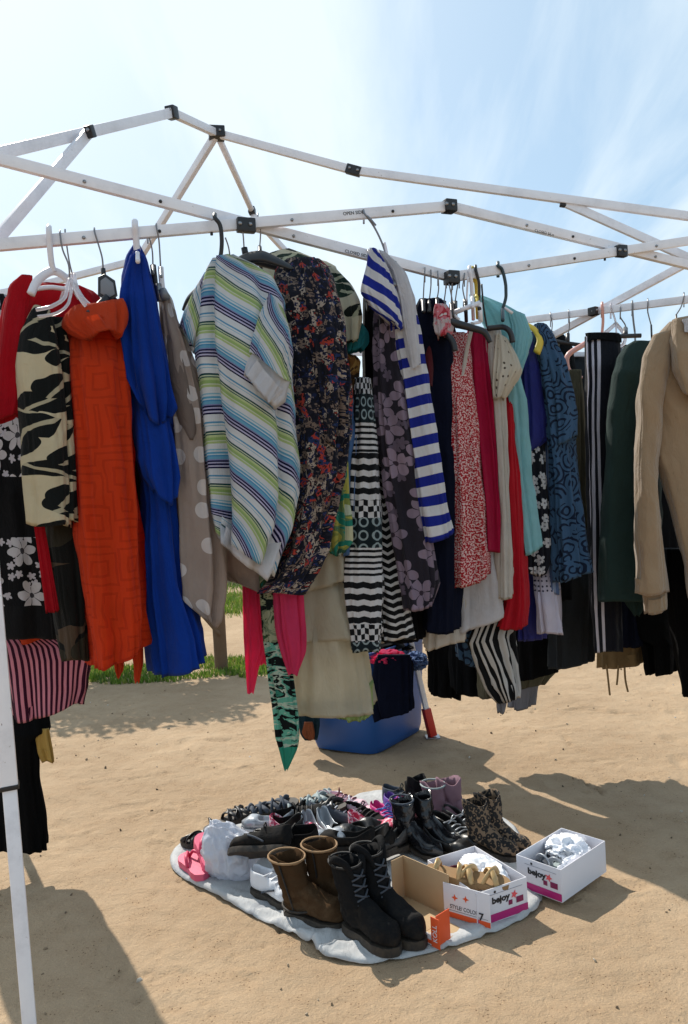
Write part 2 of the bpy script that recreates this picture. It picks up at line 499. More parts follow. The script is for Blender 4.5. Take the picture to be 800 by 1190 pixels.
# ------------------------------------------------------------------ shoes
def smst(a, b, x):
    t = min(max((x-a)/(b-a), 0), 1); return t*t*(3-2*t)
def hw_of(s, W, pt):
    base = [(0, .0), (.02, .2), (.08, .33), (.2, .38), (.4, .36), (.58, .44), (.72, .5), (.85, .45-.1*pt), (.94, .32-.14*pt), (.985, .16-.08*pt), (1, .02)]
    for (a, b), (c, d) in zip(base, base[1:]):
        if s <= c: return W*(b+(d-b)*smst(a, c, s))
    return .02*W
def shoe(label, loc, yaw, kind, L=.25, W=.09, mats=None, group=None, cat=None, tilt=(0, 0), shaft=.18, shaft_r=(.055, .06), lean=0.0,
         straps=None, shaft_lace=None, seam=None, heel=0.0, pt=0.0, collar=.075, toe=.05, name=None, sole_t=.022, lace=None, strap=None, buckle=None, side=1):
    """local: heel at 0, toe at +L, up +Z; upper, sole and the rest are parts"""
    up_m, sole_m = mats[0], mats[1]
    lin_m = mats[2] if len(mats) > 2 else sole_m
    nm = name or {'boot': 'boot', 'sneaker': 'sneaker', 'flat': 'flat_shoe', 'flip': 'flip_flop', 'sandal': 'sandal'}[kind]
    r = empty(nm, loc, label, cat or nm.replace('_', ' '), group)
    N = 26; K = 12
    zb = lambda s: sole_t+heel*(1-smst(.12, .6, s))
    # sole
    bm = bmesh.new(); rings = []
    for j in range(N+1):
        s = j/N; h = hw_of(s, W*1.04, pt); x = s*L
        b = (0 if (s < .27 or s > .55) else max(0, zb(s)-sole_t)*smst(.26, .3, s)*(1-smst(.5, .6, s))) if heel > .01 else 0
        if heel > .01: b = 0 if s < .24 else (max(0, zb(s)-sole_t*.6) if s < .75 else 0)
        tz = zb(s)
        rings.append([bm.verts.new((x*1.02-.003, yy, zz)) for yy, zz in ((-h, b), (-h*1.03, (b+tz)/2), (-h, tz), (-h*.5, tz), (h*.5, tz), (h, tz), (h*1.03, (b+tz)/2), (h, b), (0, b))])
    for a, b in zip(rings, rings[1:]):
        for k in range(9): bm.faces.new((a[k], a[(k+1) % 9], b[(k+1) % 9], b[k]))
    bm.faces.new(rings[0]); bm.faces.new(rings[-1])
    so = from_bm('sole', bm, sole_m, r); flat_shade(so, 35)
    if kind in ('boot', 'sneaker', 'flat'):
        opn = {'boot': -1, 'sneaker': .44, 'flat': .62}[kind]
        bm = bmesh.new(); rings = []
        for j in range(N+1):
            s = j/N; h = hw_of(s, W, pt); z0 = zb(s)-.002
            if kind == 'flat':
                ht = collar*(1-smst(.0, .35, s))*.55+toe*.75+(.0)*s
                if s > .6: ht = toe*(.75+.25*smst(.6, .72, s))*(1-.45*smst(.8, 1, s))
            else:
                c0 = collar if kind == 'sneaker' else collar+.03
                ht = c0+(toe-c0)*smst(.33, .78, s)
                if kind == 'sneaker': ht += .012*(1-smst(0, .12, s))
                ht *= (1-.5*smst(.86, 1, s))
            op = .03 < s < opn
            pr = []
            for sg in (-1, 1):
                if op:
                    q = [(h, 0), (h*1.05, .45), (h*.93, .85), (h*.8, 1), (h*.7, .98), (h*.62, .12)]
                else:
                    q = [(h, 0), (h*1.05, .42), (h*.93, .75), (h*.7, .93), (h*.4, .99), (h*.1, 1.0)]
                q = [(sg*yy, z0+zz*ht) for yy, zz in q]
                pr += q if sg < 0 else q[::-1]
            rings.append([bm.verts.new((s*L, yy, zz)) for yy, zz in pr])
        for a, b in zip(rings, rings[1:]):
            for k in range(K): bm.faces.new((a[k], a[(k+1) % K], b[(k+1) % K], b[k]))
        bm.faces.new(rings[0]); bm.faces.new(rings[-1])
        # soft dents
        for v in bm.verts:
            w = noise.fractal(Vector((v.co.x*26, v.co.y*26+label.__len__(), v.co.z*26)), 1, 2, 2)*.0035
            v.co += Vector((0, math.copysign(1, v.co.y)*w, w))
        u = from_bm('upper', bm, up_m, r)
        sm = u.modifiers.new('smooth', 'SUBSURF'); sm.levels = sm.render_levels = 1
        if kind == 'sneaker':
            lm = lace or lin_m
            for k in range(4):
                s = .44+.085*k; h = hw_of(s, W, pt); z0 = zb(s)
                ht = (collar+(toe-collar)*smst(.33, .78, s))
                tube('lace', [(s*L-.006, -h*.62, z0+ht*.93), (s*L, 0, z0+ht*1.05), (s*L+.006, h*.62, z0+ht*.93)], .0032, lm, r, 6)
            tube('lace_bow', [(.42*L, 0, zb(.4)+collar*1.02), (.40*L, .022, zb(.4)+collar*1.2), (.38*L, .04, zb(.4)+collar*.95), (.42*L, .004, zb(.4)+collar*1.0), (.38*L, -.036, zb(.4)+collar*.95)], .0028, lm, r, 6)
            if buckle:
                for sg in (-1, 1):
                    h = hw_of(.55, W, pt)
                    tube('side_stripe', [(.35*L, sg*h*1.0, zb(.4)+.012), (.5*L, sg*h*1.13, zb(.4)+.03), (.62*L, sg*h*1.06, zb(.4)+.04)], .004, buckle, r, 6)
        if kind == 'boot':
            n = 28; rings = []; bm = bmesh.new()
            zs = zb(.15)
            prof = [(0.0, .9), (.12, .96), (.3, .98), (.55, 1.0), (.8, 1.03), (1, 1.05)]
            steps = 16
            def ringat(t, sc, dz=0):
                z = zs+.02+t*shaft+dz
                rx = (shaft_r[0]+(shaft_r[1]-shaft_r[0])*t)*sc; ry = rx*.78
                if t < .35: rx *= 1+.18*(1-t/.35)
                cx = L*.27+lean*t*shaft
                out = []
                for i in range(n):
                    a = 2*PI*i/n
                    w = noise.fractal(Vector((math.cos(a)*2, math.sin(a)*2, z*9+len(label)*.7)), 1, 2, 3)*.011
                    cr = .004*math.sin(z*140+2*math.sin(a*2+len(label)))*(1-t)
                    slump = -.012*math.cos(a*2+1)*t*t
                    out.append(bm.verts.new((cx+math.cos(a)*(rx+w+cr), math.sin(a)*(ry+w+cr), z+slump)))
                return out
            for k in range(steps+1): rings.append(ringat(k/steps, 1))
            rings.append(ringat(1, .93, .001)); rings.append(ringat(.8, .9)); rings.append(ringat(.25, .85))
            for a, b in zip(rings, rings[1:]):
                for k in range(n): bm.faces.new((a[k], a[(k+1) % n], b[(k+1) % n], b[k]))
            bm.faces.new(rings[-1])
            from_bm('shaft', bm, up_m, r)
            def onshaft(t, ang, k=1.03):
                rx = (shaft_r[0]+(shaft_r[1]-shaft_r[0])*t)*k; ry = rx*.8
                if t < .35: rx *= 1+.18*(1-t/.35)
                return (L*.27+lean*t*shaft+math.cos(ang)*rx, math.sin(ang)*ry, zs+.02+t*shaft)
            if shaft_lace:
                for q in range(5):
                    t0 = .08+.17*q
                    for sg in (-1, 1):
                        tube('lace', [onshaft(t0, -sg*.62, 1.07), onshaft(t0+.06, 0, 1.11), onshaft(t0+.12, sg*.62, 1.07)], .0036, shaft_lace, r, 6)
                for sg in (-1, 1):
                    tube('flap', [onshaft(.8, sg*.5, 1.05), onshaft(1.02, sg*.75, 1.12), onshaft(1.12, sg*1.3, 1.2), onshaft(1.0, sg*1.9, 1.1)], [.006, .012, .013, .006], up_m, r, 8, flat=.5)
            if seam:
                for ang in (PI/2, -PI/2):
                    tube('seam', [onshaft(t0/6, ang, 1.035) for t0 in range(7)], .0032, seam, r, 6)
            if strap:
                for t, mm in strap:
                    z = zs+.02+t*shaft; rx = (shaft_r[0]+(shaft_r[1]-shaft_r[0])*t)*1.06*(1+.18*max(0, 1-t/.35)); cx = L*.27+lean*t*shaft
                    tube('strap', [(cx+math.cos(2*PI*i/20)*rx, math.sin(2*PI*i/20)*rx*.8, z+.004*math.sin(2*PI*i/20)) for i in range(20)], .0042, mm, r, 6, True)
    if kind in ('flip', 'sandal'):
        h = hw_of(.5, W, pt)
        if kind == 'flip':
            for sg in (-1, 1):
                tube('strap', [(.76*L, 0, zb(.7)), (.68*L, sg*h*.35, zb(.6)+.03), (.5*L, sg*h*.85, zb(.5)+.028), (.38*L, sg*h*.98, zb(.4))], [.005, .007, .007, .006], up_m, r, 8)
        else:
            for a, b, ht in straps or ((.56, .86, .020), (.84, .58, .022), (.7, .74, .028), (.46, .6, .030), (.62, .42, .028), (.14, .2, .03)):
                ha, hb = hw_of(a, W, pt), hw_of(b, W, pt)
                tube('strap', [(a*L, -ha, zb(a)), (a*L+(b-a)*L*.2, -ha*.8, zb(a)+ht*.7), ((a+b)/2*L, 0, zb(a)+ht), (b*L-(b-a)*L*.2, hb*.8, zb(b)+ht*.7), (b*L, hb, zb(b))], .0115, up_m, r, 8, flat=.4)
    r.rotation_euler = (math.radians(tilt[0]), math.radians(tilt[1]), math.radians(yaw))
    return r
def put_shoe(label, px, py, yaw, kind, z=.018, **kw):
    """heel-toe middle of the shoe stands where the ray through (px,py) meets height z"""
    p = G(px, py, z); L = kw.get('L', .25); a = math.radians(yaw)
    return shoe(label, (p.x-math.cos(a)*L/2, p.y-math.sin(a)*L/2, z), yaw, kind, **kw)
# ================================================================== camera, light, sky
cam = bpy.data.cameras.new('camera'); camo = bpy.data.objects.new('camera', cam); COL.objects.link(camo)
camo.matrix_world = Matrix.Translation(CAM) @ RC.to_4x4()
cam.sensor_fit = 'VERTICAL'; cam.sensor_height = 36; cam.lens = FPX/1190*36; cam.clip_end = 3000; cam.clip_start = .05
scene.camera = camo
scene.view_settings.view_transform = 'Standard'; scene.view_settings.look = 'None'; scene.view_settings.gamma = 1
scene.view_settings.exposure = EXPO
SUN_EL = math.radians(44); SD = Vector((.505, -.863, 0)).normalized()
sl = bpy.data.lights.new('sun', 'SUN'); sl.energy = 5.0; sl.angle = math.radians(.53); sl.color = (1, .94, .84)
so = bpy.data.objects.new('sun', sl); COL.objects.link(so)
ldir = Vector((SD.x*math.cos(SUN_EL), SD.y*math.cos(SUN_EL), -math.sin(SUN_EL)))
so.rotation_euler = ldir.to_track_quat('-Z', 'Y').to_euler(); so.location = (-6, 9, 10)
w = bpy.data.worlds.new('World'); scene.world = w; w.use_nodes = True
nt = w.node_tree; nt.nodes.clear()
class WT(NT):
    def __init__(s, t): s.t = t
wt = WT(nt)
sky = wt.new('TexSky', sky_type='NISHITA'); sky.sun_disc = False
sky.sun_elevation = SUN_EL; sky.sun_rotation = math.atan2(-SD.x, -SD.y)
sky.air_density = 1.0; sky.dust_density = 1.2; sky.ozone_density = 1.2
dirv = wt.new('TexCoord').outputs['Generated']
dx, dy, dz = wt.sep(dirv)
zz = wt.m('MAXIMUM', dz, .03)
cp = wt.comb(wt.m('DIVIDE', dx, wt.m('ADD', zz, .12)), wt.m('DIVIDE', dy, wt.m('ADD', zz, .12)), 0)
mp = wt.new('Mapping'); wt.put(mp.inputs[0], cp); mp.inputs['Rotation'].default_value = (0, 0, math.radians(62)); mp.inputs['Scale'].default_value = (1.5, .38, 1)
cl1 = wt.noise(wt.warp(mp.outputs[0], 1.0, .5), 1.5, 7, .58, .35)
cl2 = wt.noise(mp.outputs[0], .55, 3, .5)
cloud = wt.m('MULTIPLY', wt.m('MAXIMUM', wt.m('SUBTRACT', wt.m('ADD', wt.m('MULTIPLY', cl1, .8), wt.m('MULTIPLY', cl2, .5)), .57), 0), 3.4)
# haze grows toward the sun and the horizon
sdir = (-ldir.x, -ldir.y, -ldir.z)
dot = wt.new('VectorMath', operation='DOT_PRODUCT'); wt.put(dot.inputs[0], dirv); dot.inputs[1].default_value = sdir
glow = wt.m('POWER', wt.m('MAXIMUM', dot.outputs['Value'], 0), 8.0)
low = wt.m('POWER', wt.m('SUBTRACT', 1.0, wt.m('MAXIMUM', dz, 0)), 14)
fac = wt.m('MINIMUM', wt.m('ADD', wt.m('ADD', wt.m('ADD', cloud, .13), wt.m('MULTIPLY', glow, .8)), wt.m('MULTIPLY', low, .3)), .93)
veil = wt.mix(fac, wt.mix(.34, sky.outputs[0], (5.2, 8.8, 11.6, 1)), (SKYW[0], SKYW[1], SKYW[2], 1))
bg = wt.new('Background'); wt.put(bg.inputs[0], veil); bg.inputs[1].default_value = .108
ow = wt.new('OutputWorld'); nt.links.new(bg.outputs[0], ow.inputs[0])

# ================================================================== ground
def axis_coords(lo, hi, fine0, fine1, st, far):
    a = [fine0+st*i for i in range(int((fine1-fine0)/st)+1)]
    g = st; x = a[-1]
    while x < hi: g *= 1.22; x += g; a.append(x)
    g = st; x = a[0]
    while x > lo: g *= 1.22; x -= g; a.insert(0, x)
    return a
XS = axis_coords(-700, 700, -2.3, 2.3, .016, 0); YS = axis_coords(-500, 1500, 1.9, 6.2, .017, 0)
rg = random.Random(5)
prints = [(rg.uniform(-2.6, 2.6), rg.uniform(1.9, 7), rg.uniform(0, PI), rg.uniform(.8, 1.25), rg.uniform(.003, .009), 1.0) for _ in range(95)]
for _ in range(130):   # clusters of small scuffs and tread marks
    cx_, cy_, ca_ = rg.uniform(-2.2, 2.2), rg.uniform(1.9, 5.5), rg.uniform(0, PI)
    for k_ in range(rg.randint(1, 6)):
        prints.append((cx_+rg.gauss(0, .09), cy_+rg.gauss(0, .09), ca_+rg.gauss(0, .25), rg.uniform(.15, .5), rg.uniform(.004, .009), rg.uniform(.5, .9)))
cells = {}
for q_ in prints:
    for ix in range(-1, 2):
        for iy in range(-1, 2):
            cells.setdefault((int(q_[0]//.27)+ix, int(q_[1]//.27)+iy), []).append(q_)
def ground_z(x, y):
    if abs(x) > 9 or y > 18 or y < 0: return 0.0
    z = noise.fractal(Vector((x*.9, y*.9, 3)), 1, 2, 3)*.012+noise.fractal(Vector((x*4, y*4.4, 9)), .8, 2.2, 4)*.0065
    for a, b, r, s, d, asp in cells.get((int(x//.27), int(y//.27)), ()):
        ux, uy = x-a, y-b
        if abs(ux) > .25 or abs(uy) > .25: continue
        c, sn = math.cos(r), math.sin(r)
        p, q = (ux*c+uy*sn)/(.13*s), (-ux*sn+uy*c)/(.05*s*asp)
        k = p*p+q*q
        if k < 3: z += -d*math.exp(-k*k*1.4)+d*.55*math.exp(-(k-1.35)**2*5)
    return z
bm = bmesh.new()
grid = [[bm.verts.new((x, y, ground_z(x, y))) for x in XS] for y in YS]
for j in range(len(YS)-1):
    for i in range(len(XS)-1):
        bm.faces.new((grid[j][i], grid[j][i+1], grid[j+1][i+1], grid[j+1][i]))
t = NT('sand'); o = t.obj()
n1 = t.noise(o, 1.1, 5); n2 = t.noise(o, 9, 6, .62); n3 = t.noise(o, 160, 3, .7); n4 = t.noise(o, 15, 6, .7, .2)
c = t.ramp(n1, [(.3, lin(SAND_A)), (.7, lin(SAND_B))], 'LINEAR')
c = t.mix(t.m('MULTIPLY', t.m('POWER', n2, 2.0), .55), c, (132, 96, 60))
c = t.mix(t.m('MULTIPLY', t.m('GREATER_THAN', n3, .62), .35), c, (214, 180, 136))
c = t.mix(t.m('MULTIPLY', t.m('LESS_THAN', n3, .36), .4), c, (104, 76, 48))
peb = t.vor(o, 42, rnd=1.0)
pk = t.m('MULTIPLY', t.m('LESS_THAN', peb, .10), t.m('GREATER_THAN', n2, .56))
c = t.mix(t.m('MULTIPLY', pk, .75), c, (92, 70, 50))
b1 = t.bump(n4, .7, .022); b2 = t.bump(t.m('ADD', n3, t.m('MULTIPLY', pk, 1.2)), .6, .005, b1)
from_bm('ground', bm, t.done(t.bsdf(c, .95, 0, b2, Specular_IOR_Level=.15)))['kind'] = 'structure'

# loose stones and bits on the sand (nobody could count them)
rp = random.Random(77); bm = bmesh.new()
for k in range(420):
    x, y = rp.uniform(-2.4, 2.4), rp.uniform(1.9, 7.0)
    if -.75 < x < .85 and 2.55 < y < 4.2: continue
    s = rp.uniform(.002, .0065) if k % 14 else rp.uniform(.007, .012)
    M = Matrix.Translation((x, y, ground_z(x, y)+s*.25)) @ Euler((rp.uniform(0, 6), rp.uniform(0, 6), rp.uniform(0, 6))).to_matrix().to_4x4() @ Matrix.Diagonal((s*rp.uniform(.8, 1.6), s, s*.6, 1))
    bmesh.ops.create_icosphere(bm, subdivisions=1, radius=1, matrix=M)
t = NT('small_stones'); g = t.new('NewGeometry').outputs['Random Per Island']
tag(from_bm('pebbles', bm, t.done(t.bsdf(t.ramp(g, [(0, (92, 78, 62)), (.5, (140, 118, 92)), (.85, (176, 160, 138)), (1, (214, 208, 198))], 'LINEAR'), .85)), smooth=False), 'small loose stones and grit scattered over the sand', 'pebbles', kind='stuff')

# grass (nobody could count it): two worn strips behind the stall
def grass_patch(name, n, regions, hmin, hmax, mat, seed):
    r = random.Random(seed); bm = bmesh.new()
    k = 0
    while k < n:
        x0, x1, y0, y1 = r.choice(regions)
        x, y = r.uniform(x0, x1), r.uniform(y0, y1)
        d = noise.noise(Vector((x*1.3, y*1.6, seed)))+noise.noise(Vector((x*4, y*4, seed+3)))*.5
        e = min(y-y0, y1-y, x-x0, x1-x)
        if d+min(e*2.2, .5) < .12: k += 0.05; continue
        h = r.uniform(hmin, hmax)*(.6+.4*min(1, max(0, d+.5))); a = r.uniform(0, 2*PI); wd = r.uniform(.004, .008)
        lean = r.uniform(0, .7)*h; la = r.uniform(0, 2*PI)
        p = Vector((x, y, -.004+ground_z(x, y))); s = Vector((math.cos(a), math.sin(a), 0))*wd
        m1 = p+Vector((math.cos(la)*lean*.35, math.sin(la)*lean*.35, h*.55)); tip = p+Vector((math.cos(la)*lean, math.sin(la)*lean, h))
        v = [bm.verts.new(q) for q in (p-s, p+s, m1+s*.7, m1-s*.7, tip)]
        bm.faces.new(v[:4]); bm.faces.new((v[3], v[2], v[4])); k += 1
    o = from_bm(name, bm, mat); tag(o, kind='stuff')
    return o
t = NT('grass_blade'); g = t.new('NewGeometry').outputs['Random Per Island']
c = t.ramp(g, [(0, (66, 96, 26)), (.45, (94, 128, 38)), (.8, (122, 148, 54)), (1, (170, 158, 86))], 'LINEAR')
p_ = t.bsdf(c, .6, 0); tr = t.new('BsdfTranslucent'); t.put(tr.inputs[0], c)
mx = t.new('MixShader'); mx.inputs[0].default_value = .35; t.t.links.new(p_, mx.inputs[1]); t.t.links.new(tr.outputs[0], mx.inputs[2])
GRASS = t.done(mx.outputs[0])
g1 = grass_patch('grass', 15000, [(-3.2, -.55, 6.75, 7.7), (-4.6, -2.2, 6.6, 8.2)], .03, .085, GRASS, 3)
tag(g1, 'worn strip of short green grass at the foot of the wooden post', 'grass')
g2 = grass_patch('grass', 16000, [(-5, 1.2, 10.2, 14.5), (-3, 0, 10.6, 13)], .04, .12, GRASS, 9)
tag(g2, 'sunny green grass beyond the sandy path behind the wooden post', 'grass')

# shrubs far behind, seen through the gap under the clothes, and an unseen small tree added to shade the sand
LEAFS = {}
def leaf_mat(name, c1, c2):
    t = NT(name); g = t.new('NewGeometry').outputs['Random Per Island']
    c = t.ramp(g, [(0, c1), (.7, c2), (1, tuple(min(255, v+22) for v in c2))], 'LINEAR')
    p_ = t.bsdf(c, .55, 0); tr = t.new('BsdfTranslucent'); t.put(tr.inputs[0], c)
    mx = t.new('MixShader'); mx.inputs[0].default_value = .3; t.t.links.new(p_, mx.inputs[1]); t.t.links.new(tr.outputs[0], mx.inputs[2])
    return t.done(mx.outputs[0])
BARK = plain('bark', (92, 74, 56), .9, vary=.4, bump=.6, scale=14)
LEAF_A = leaf_mat('leaf_dark', (28, 46, 18), (48, 70, 28)); LEAF_B = leaf_mat('leaf_mid', (44, 66, 24), (78, 98, 40))
def leafy(name, label, cat, loc, blobs, n, size, mat, trunk_h, trunk_r, group=None, seed=0):
    r = random.Random(seed); root = empty(name, loc, label, cat, group)
    cz = sum(b[2] for b in blobs)/len(blobs)
    bm = bmesh.new()
    for i in range(n):
        bx, by, bz, br = r.choice(blobs)
        d = Vector((r.gauss(0, 1), r.gauss(0, 1), r.gauss(0, 1))).normalized()*br*(r.random()**.45)*(1+.35*noise.noise(Vector((i*.01, seed, 0))))
        p = Vector((bx, by, bz))+d*Vector((1, 1, .85)).length/1.65
        if p.z < .02: continue
        q = Euler((r.uniform(0, 6), r.uniform(0, 6), r.uniform(0, 6))).to_matrix(); s = size*r.uniform(.6, 1.3)
        v = [bm.verts.new(p+q @ Vector(c)*s) for c in ((-.5, 0, 0), (0, -.28, .06), (.55, 0, 0), (0, .28, .06))]
        bm.faces.new(v)
    from_bm('crown', bm, mat, root, smooth=False)
    stem = tube('trunk', [(0, 0, -.05), (.03, .02, trunk_h*.5), (.0, .05, trunk_h)], [trunk_r*1.3, trunk_r, trunk_r*.75], BARK, root, 10)
    for k, b in enumerate(blobs[:5]):
        tube('limb', [(0, .05, trunk_h*.92), ((b[0])*.5, b[1]*.5, (trunk_h+b[2])/2), (b[0], b[1], b[2])], [trunk_r*.6, trunk_r*.4, trunk_r*.15], BARK, root, 6)
    return root
leafy('added_shade_tree', 'small leafy tree added unseen behind the hanging clothes to shade the sand', 'tree', (-2.8, 7.55, 0),
      [(0, 0, 1.75, .55), (-.7, .1, 1.6, .5), (.75, -.1, 1.55, .5), (.3, .2, 1.3, .45), (-.35, -.2, 1.25, .45), (-1.15, 0, 1.4, .35), (1.2, .1, 1.4, .35)], 10500, .1, LEAF_B, 1.1, .05, seed=4)
for k, (x, y, h, lab) in enumerate(((-6.2, 15.5, 2.1, 'dark green shrub at the far left behind the grass'), (-3.6, 16.2, 2.3, 'tall dark shrub left of the wooden post behind the far grass'),
                                   (-1.9, 15.4, 1.9, 'dark shrub seen through the gap beside the pink scarf'), (.2, 16.5, 2.2, 'dark bushy shrub behind the blue bin, beyond the grass'), (2.6, 17, 1.7, 'low dark shrub furthest right beyond the sand'))):
    if k == 4: continue
    leafy('shrub', lab, 'shrub', (x, y, 0), [(0, 0, h*.4, h*.42), (-.7, .2, h*.35, h*.34), (.75, .1, h*.36, h*.36), (.2, -.4, h*.62, h*.33), (-.3, .1, h*.7, h*.28)], 2600, .17, LEAF_A, h*.3, .05, 'shrubs beyond the grass', seed=20+k)

# wooden post with its brace
WOOD = plain('weathered_wood', (118, 92, 68), .9, vary=.45, bump=.7, scale=9)
pp = G(257, 779)
wp = empty('wooden_post', (pp.x, pp.y, 0), 'weathered wooden post with a thin diagonal brace standing in the grass', 'post')
bm = bmesh.new(); rings = []
for j in range(26):
    z = -.05+1.25*j/25; ring = []
    for i in range(14):
        a = 2*PI*i/14; rr = .058+.006*math.sin(a*3+1)+.007*noise.noise(Vector((math.cos(a)*3, math.sin(a)*3, z*3)))
        ring.append(bm.verts.new((math.cos(a)*rr, math.sin(a)*rr, z)))
    rings.append(ring)
for a, b in zip(rings, rings[1:]):
    for k in range(14): bm.faces.new((a[k], a[(k+1) % 14], b[(k+1) % 14], b[k]))
bm.faces.new(rings[-1])
from_bm('post', bm, WOOD, wp)
b0, b1 = at(212, 690, pp.y-.02)-Vector((pp.x, pp.y, 0)), at(256, 738, pp.y-.06)-Vector((pp.x, pp.y, 0))
tube('brace', [b0, (b0+b1)/2+Vector((0, 0, .01)), b1], [.022, .02, .018], WOOD, wp, 8)

# ================================================================== canopy frame
t = NT('white_powder_coat'); o = t.obj()
sc = t.noise(t.vm('MULTIPLY', o, (1, 1, 1)), 8, 6, .7)
c = t.ramp(sc, [(.25, (206, 206, 212)), (.5, (228, 228, 234)), (.8, (236, 236, 240))], 'LINEAR')
scr = t.m('GREATER_THAN', t.noise(o, 55, 4, .7), .69)
c = t.mix(t.m('MULTIPLY', scr, .5), c, (150, 142, 138))
WHITE = t.done(t.bsdf(c, .38, 0, t.bump(t.noise(o, 120, 2), .08, .002)))
BLACKP = plain('black_plastic', (26, 26, 29), .42, vary=.2)
STEEL = plain('steel', (150, 150, 152), .3, .9)
RED = plain('red_paint', (196, 42, 26), .45)
cf = empty('canopy_frame', (0, 0, 0), 'white folding canopy frame without its roof, clothes hung along its scissor bars', 'canopy frame')
def bar(p, q, h=.030, w=.02, nm='scissor_or_coat_bar', ins=0.0):
    return beam(nm, p, q, w, h, WHITE, cf, .003)
def N(px, py, d=0.0): return at(px, py, Yn(px, py)+d)
def R_(px, py, d=0.0): return at(px, py, Yr(px, py)+d)
def bracket(p, size, along=None, d=-.004, nm='bracket'):
    along = along or Vector((1, 0, 0))
    M = frame(p-along*.01, p+along*.01); M.translation = p
    size = tuple(v*.8 for v in size); bm = bmesh.new(); bm_box(bm, M, size[2], size[1], size[0]); bevel(bm, .004)
    b = flat_shade(from_bm(nm, bm, BLACKP, cf))
    for s in (-.28, .28):
        c = p+along.normalized()*size[0]*s+Vector((0, -size[2]/2-.001, 0))
        tube('rivet', [c, c+Vector((0, -.004, 0))], .0055, STEEL, b, 10, smooth_pts=False)
    return b
nd = (LEG_R-LEG_L); nd.z = 0; nd.normalize()
barB = bar(N(-51, 289), N(522, 240)); barA = bar(N(-51, 172, .024), N(525, 322, .024))
barC = bar(N(522, 240, .024), N(878, 327, .024)); barD = bar(N(525, 322), N(878, 268))
bracket(N(286, 262, -.012), (.066, .05, .03), nd); bracket(N(522, 240, .0), (.05, .046, .05), nd)
bracket(N(525, 323, .0), (.05, .05, .05), nd); bracket(N(722, 292, -.012), (.05, .05, .03), nd)
# small black plugs and bolt heads along the bars
for a_, b_, off_ in ((N(-51, 289), N(522, 240), 0), (N(-51, 172, .024), N(525, 322, .024), .024), (N(522, 240, .024), N(878, 327, .024), .024), (N(525, 322), N(878, 268), 0)):
    for f_ in (.22, .36, .63, .86):
        c_ = a_+(b_-a_)*f_+Vector((0, -.0105, -.004)); tube('bolt', [c_, c_+Vector((0, -.004, 0))], .0045, BLACKP if f_ in (.36, .86) else STEEL, cf, 8, smooth_pts=False)
        if f_ == .36: c2 = a_+(b_-a_)*(f_+.1)+Vector((0, 0, -.015)); tube('bolt', [c2, c2+Vector((0, 0, -.008))], .004, BLACKP, cf, 8, smooth_pts=False)
# legs
def leg(top, foot, split, tilt=0, foot_col=None, tip=None, wo=.041, wi=.034):
    m = top+(foot-top)*split
    u = Vector((nd.x, nd.y, 0))
    L = beam('leg', top, m, wo, wo, WHITE, cf, .004, u)
    E = beam('leg_extension', m-(foot-top).normalized()*.04, foot, wi, wi, WHITE, L, .004, u)
    k = (foot-top).normalized()
    cl = beam('collar', m-k*.005, m+k*.007, wo+.004, wo+.004, BLACKP, L, .002, u)
    tube('hole', [m-k*.16-Vector((0, wo/2+.0006, 0)), m-k*.16-Vector((0, wo/2-.002, 0))], .004, BLACKP, L, 10, smooth_pts=False)
    block('foot_plate', foot+Vector((0, 0, .004)), (.085, .085, .008), STEEL, L, bev=.002)
    return L
def ground_at(px, Y):
    lo, hi = 300., 3000.
    for _ in range(50):
        md = (lo+hi)/2
        if at(px, md, Y).z > 0: lo = md
        else: hi = md
    return at(px, lo, Y)
fL = ground_at(42.5, 2.0)
topL = at(-51, 176, 2.0); mL = at(10.2, 913, 2.0)
leg(topL, fL, (topL.z-mL.z)/(topL.z-fL.z))
gR = Vector((LEG_R.x+.02, LEG_R.y, 0)); leg(LEG_R+Vector((0, 0, .03)), gR, .6)
# far leg: leans, red lower end
foot = G(503, 857); topF = at(398, 400, 4.8)
Lf = leg(topF, foot, .55, wo=.042, wi=.03)
mid = foot+(topF-foot)*.075
beam('red_sleeve', foot+Vector((0, 0, .01)), mid, .046, .046, RED, Lf, .004, Vector((nd.x, nd.y, 0)))
farL = at(-20, 345, 3.8); leg(farL+Vector((0, 0, .02)), Vector((farL.x-.05, farL.y+.05, 0)), .6)
for p, s in ((LEG_L+Vector((0, 0, 0)), .07), (at(-46, 292, 2.0), .07), (LEG_R, .07), (at(878, 328, 3.0), .07), (topF, .06), (farL, .06)):
    bracket(p, (s, .06, s), nd)
# right side scissors
YB = LEG_B
def Rt(tt, z): return Vector((LEG_R.x+(YB.x-LEG_R.x)*tt, LEG_R.y+(YB.y-LEG_R.y)*tt, z))
zt, zl = LEG_R.z, at(878, 338, 3.0).z
mu, ml = R_(580, 376), R_(580, 424, .03)
bar(Rt(0, at(878, 260, 3.0).z)+Vector((.02, 0, 0)), ml, nm='scissor_or_coat_bar'); bar(at(878, 338, 3.0), mu)
bar(mu, Vector((YB.x, YB.y, YB.z-.3))); bar(ml, YB)
bracket(R_(690, 362, -.02), (.05, .045, .04), (YB-LEG_R).normalized())
# left side scissors (behind the red blouse, at the picture's edge)
A0 = at(-51, 187, 2.0); 
def Lt(tt, z): return Vector((A0.x+(farL.x-A0.x)*tt, A0.y+(farL.y-A0.y)*tt, z))
for a, b in (((0, 2.38), (.5, 2.14)), ((0, 2.14), (.5, 2.38)), ((.5, 2.14), (1, 2.42)), ((.5, 2.38), (1, 2.2))):
    bar(Lt(a[0], a[1])+Vector((-.03, 0, 0)), Lt(b[0], b[1])+Vector((-.03, 0, 0)))
bar(at(49, 331, 3.75), at(150, 305, 3.62), .03, .02, 'roof_bar')
bar(farL, at(49, 331, 3.75), .03, .02, 'roof_bar')
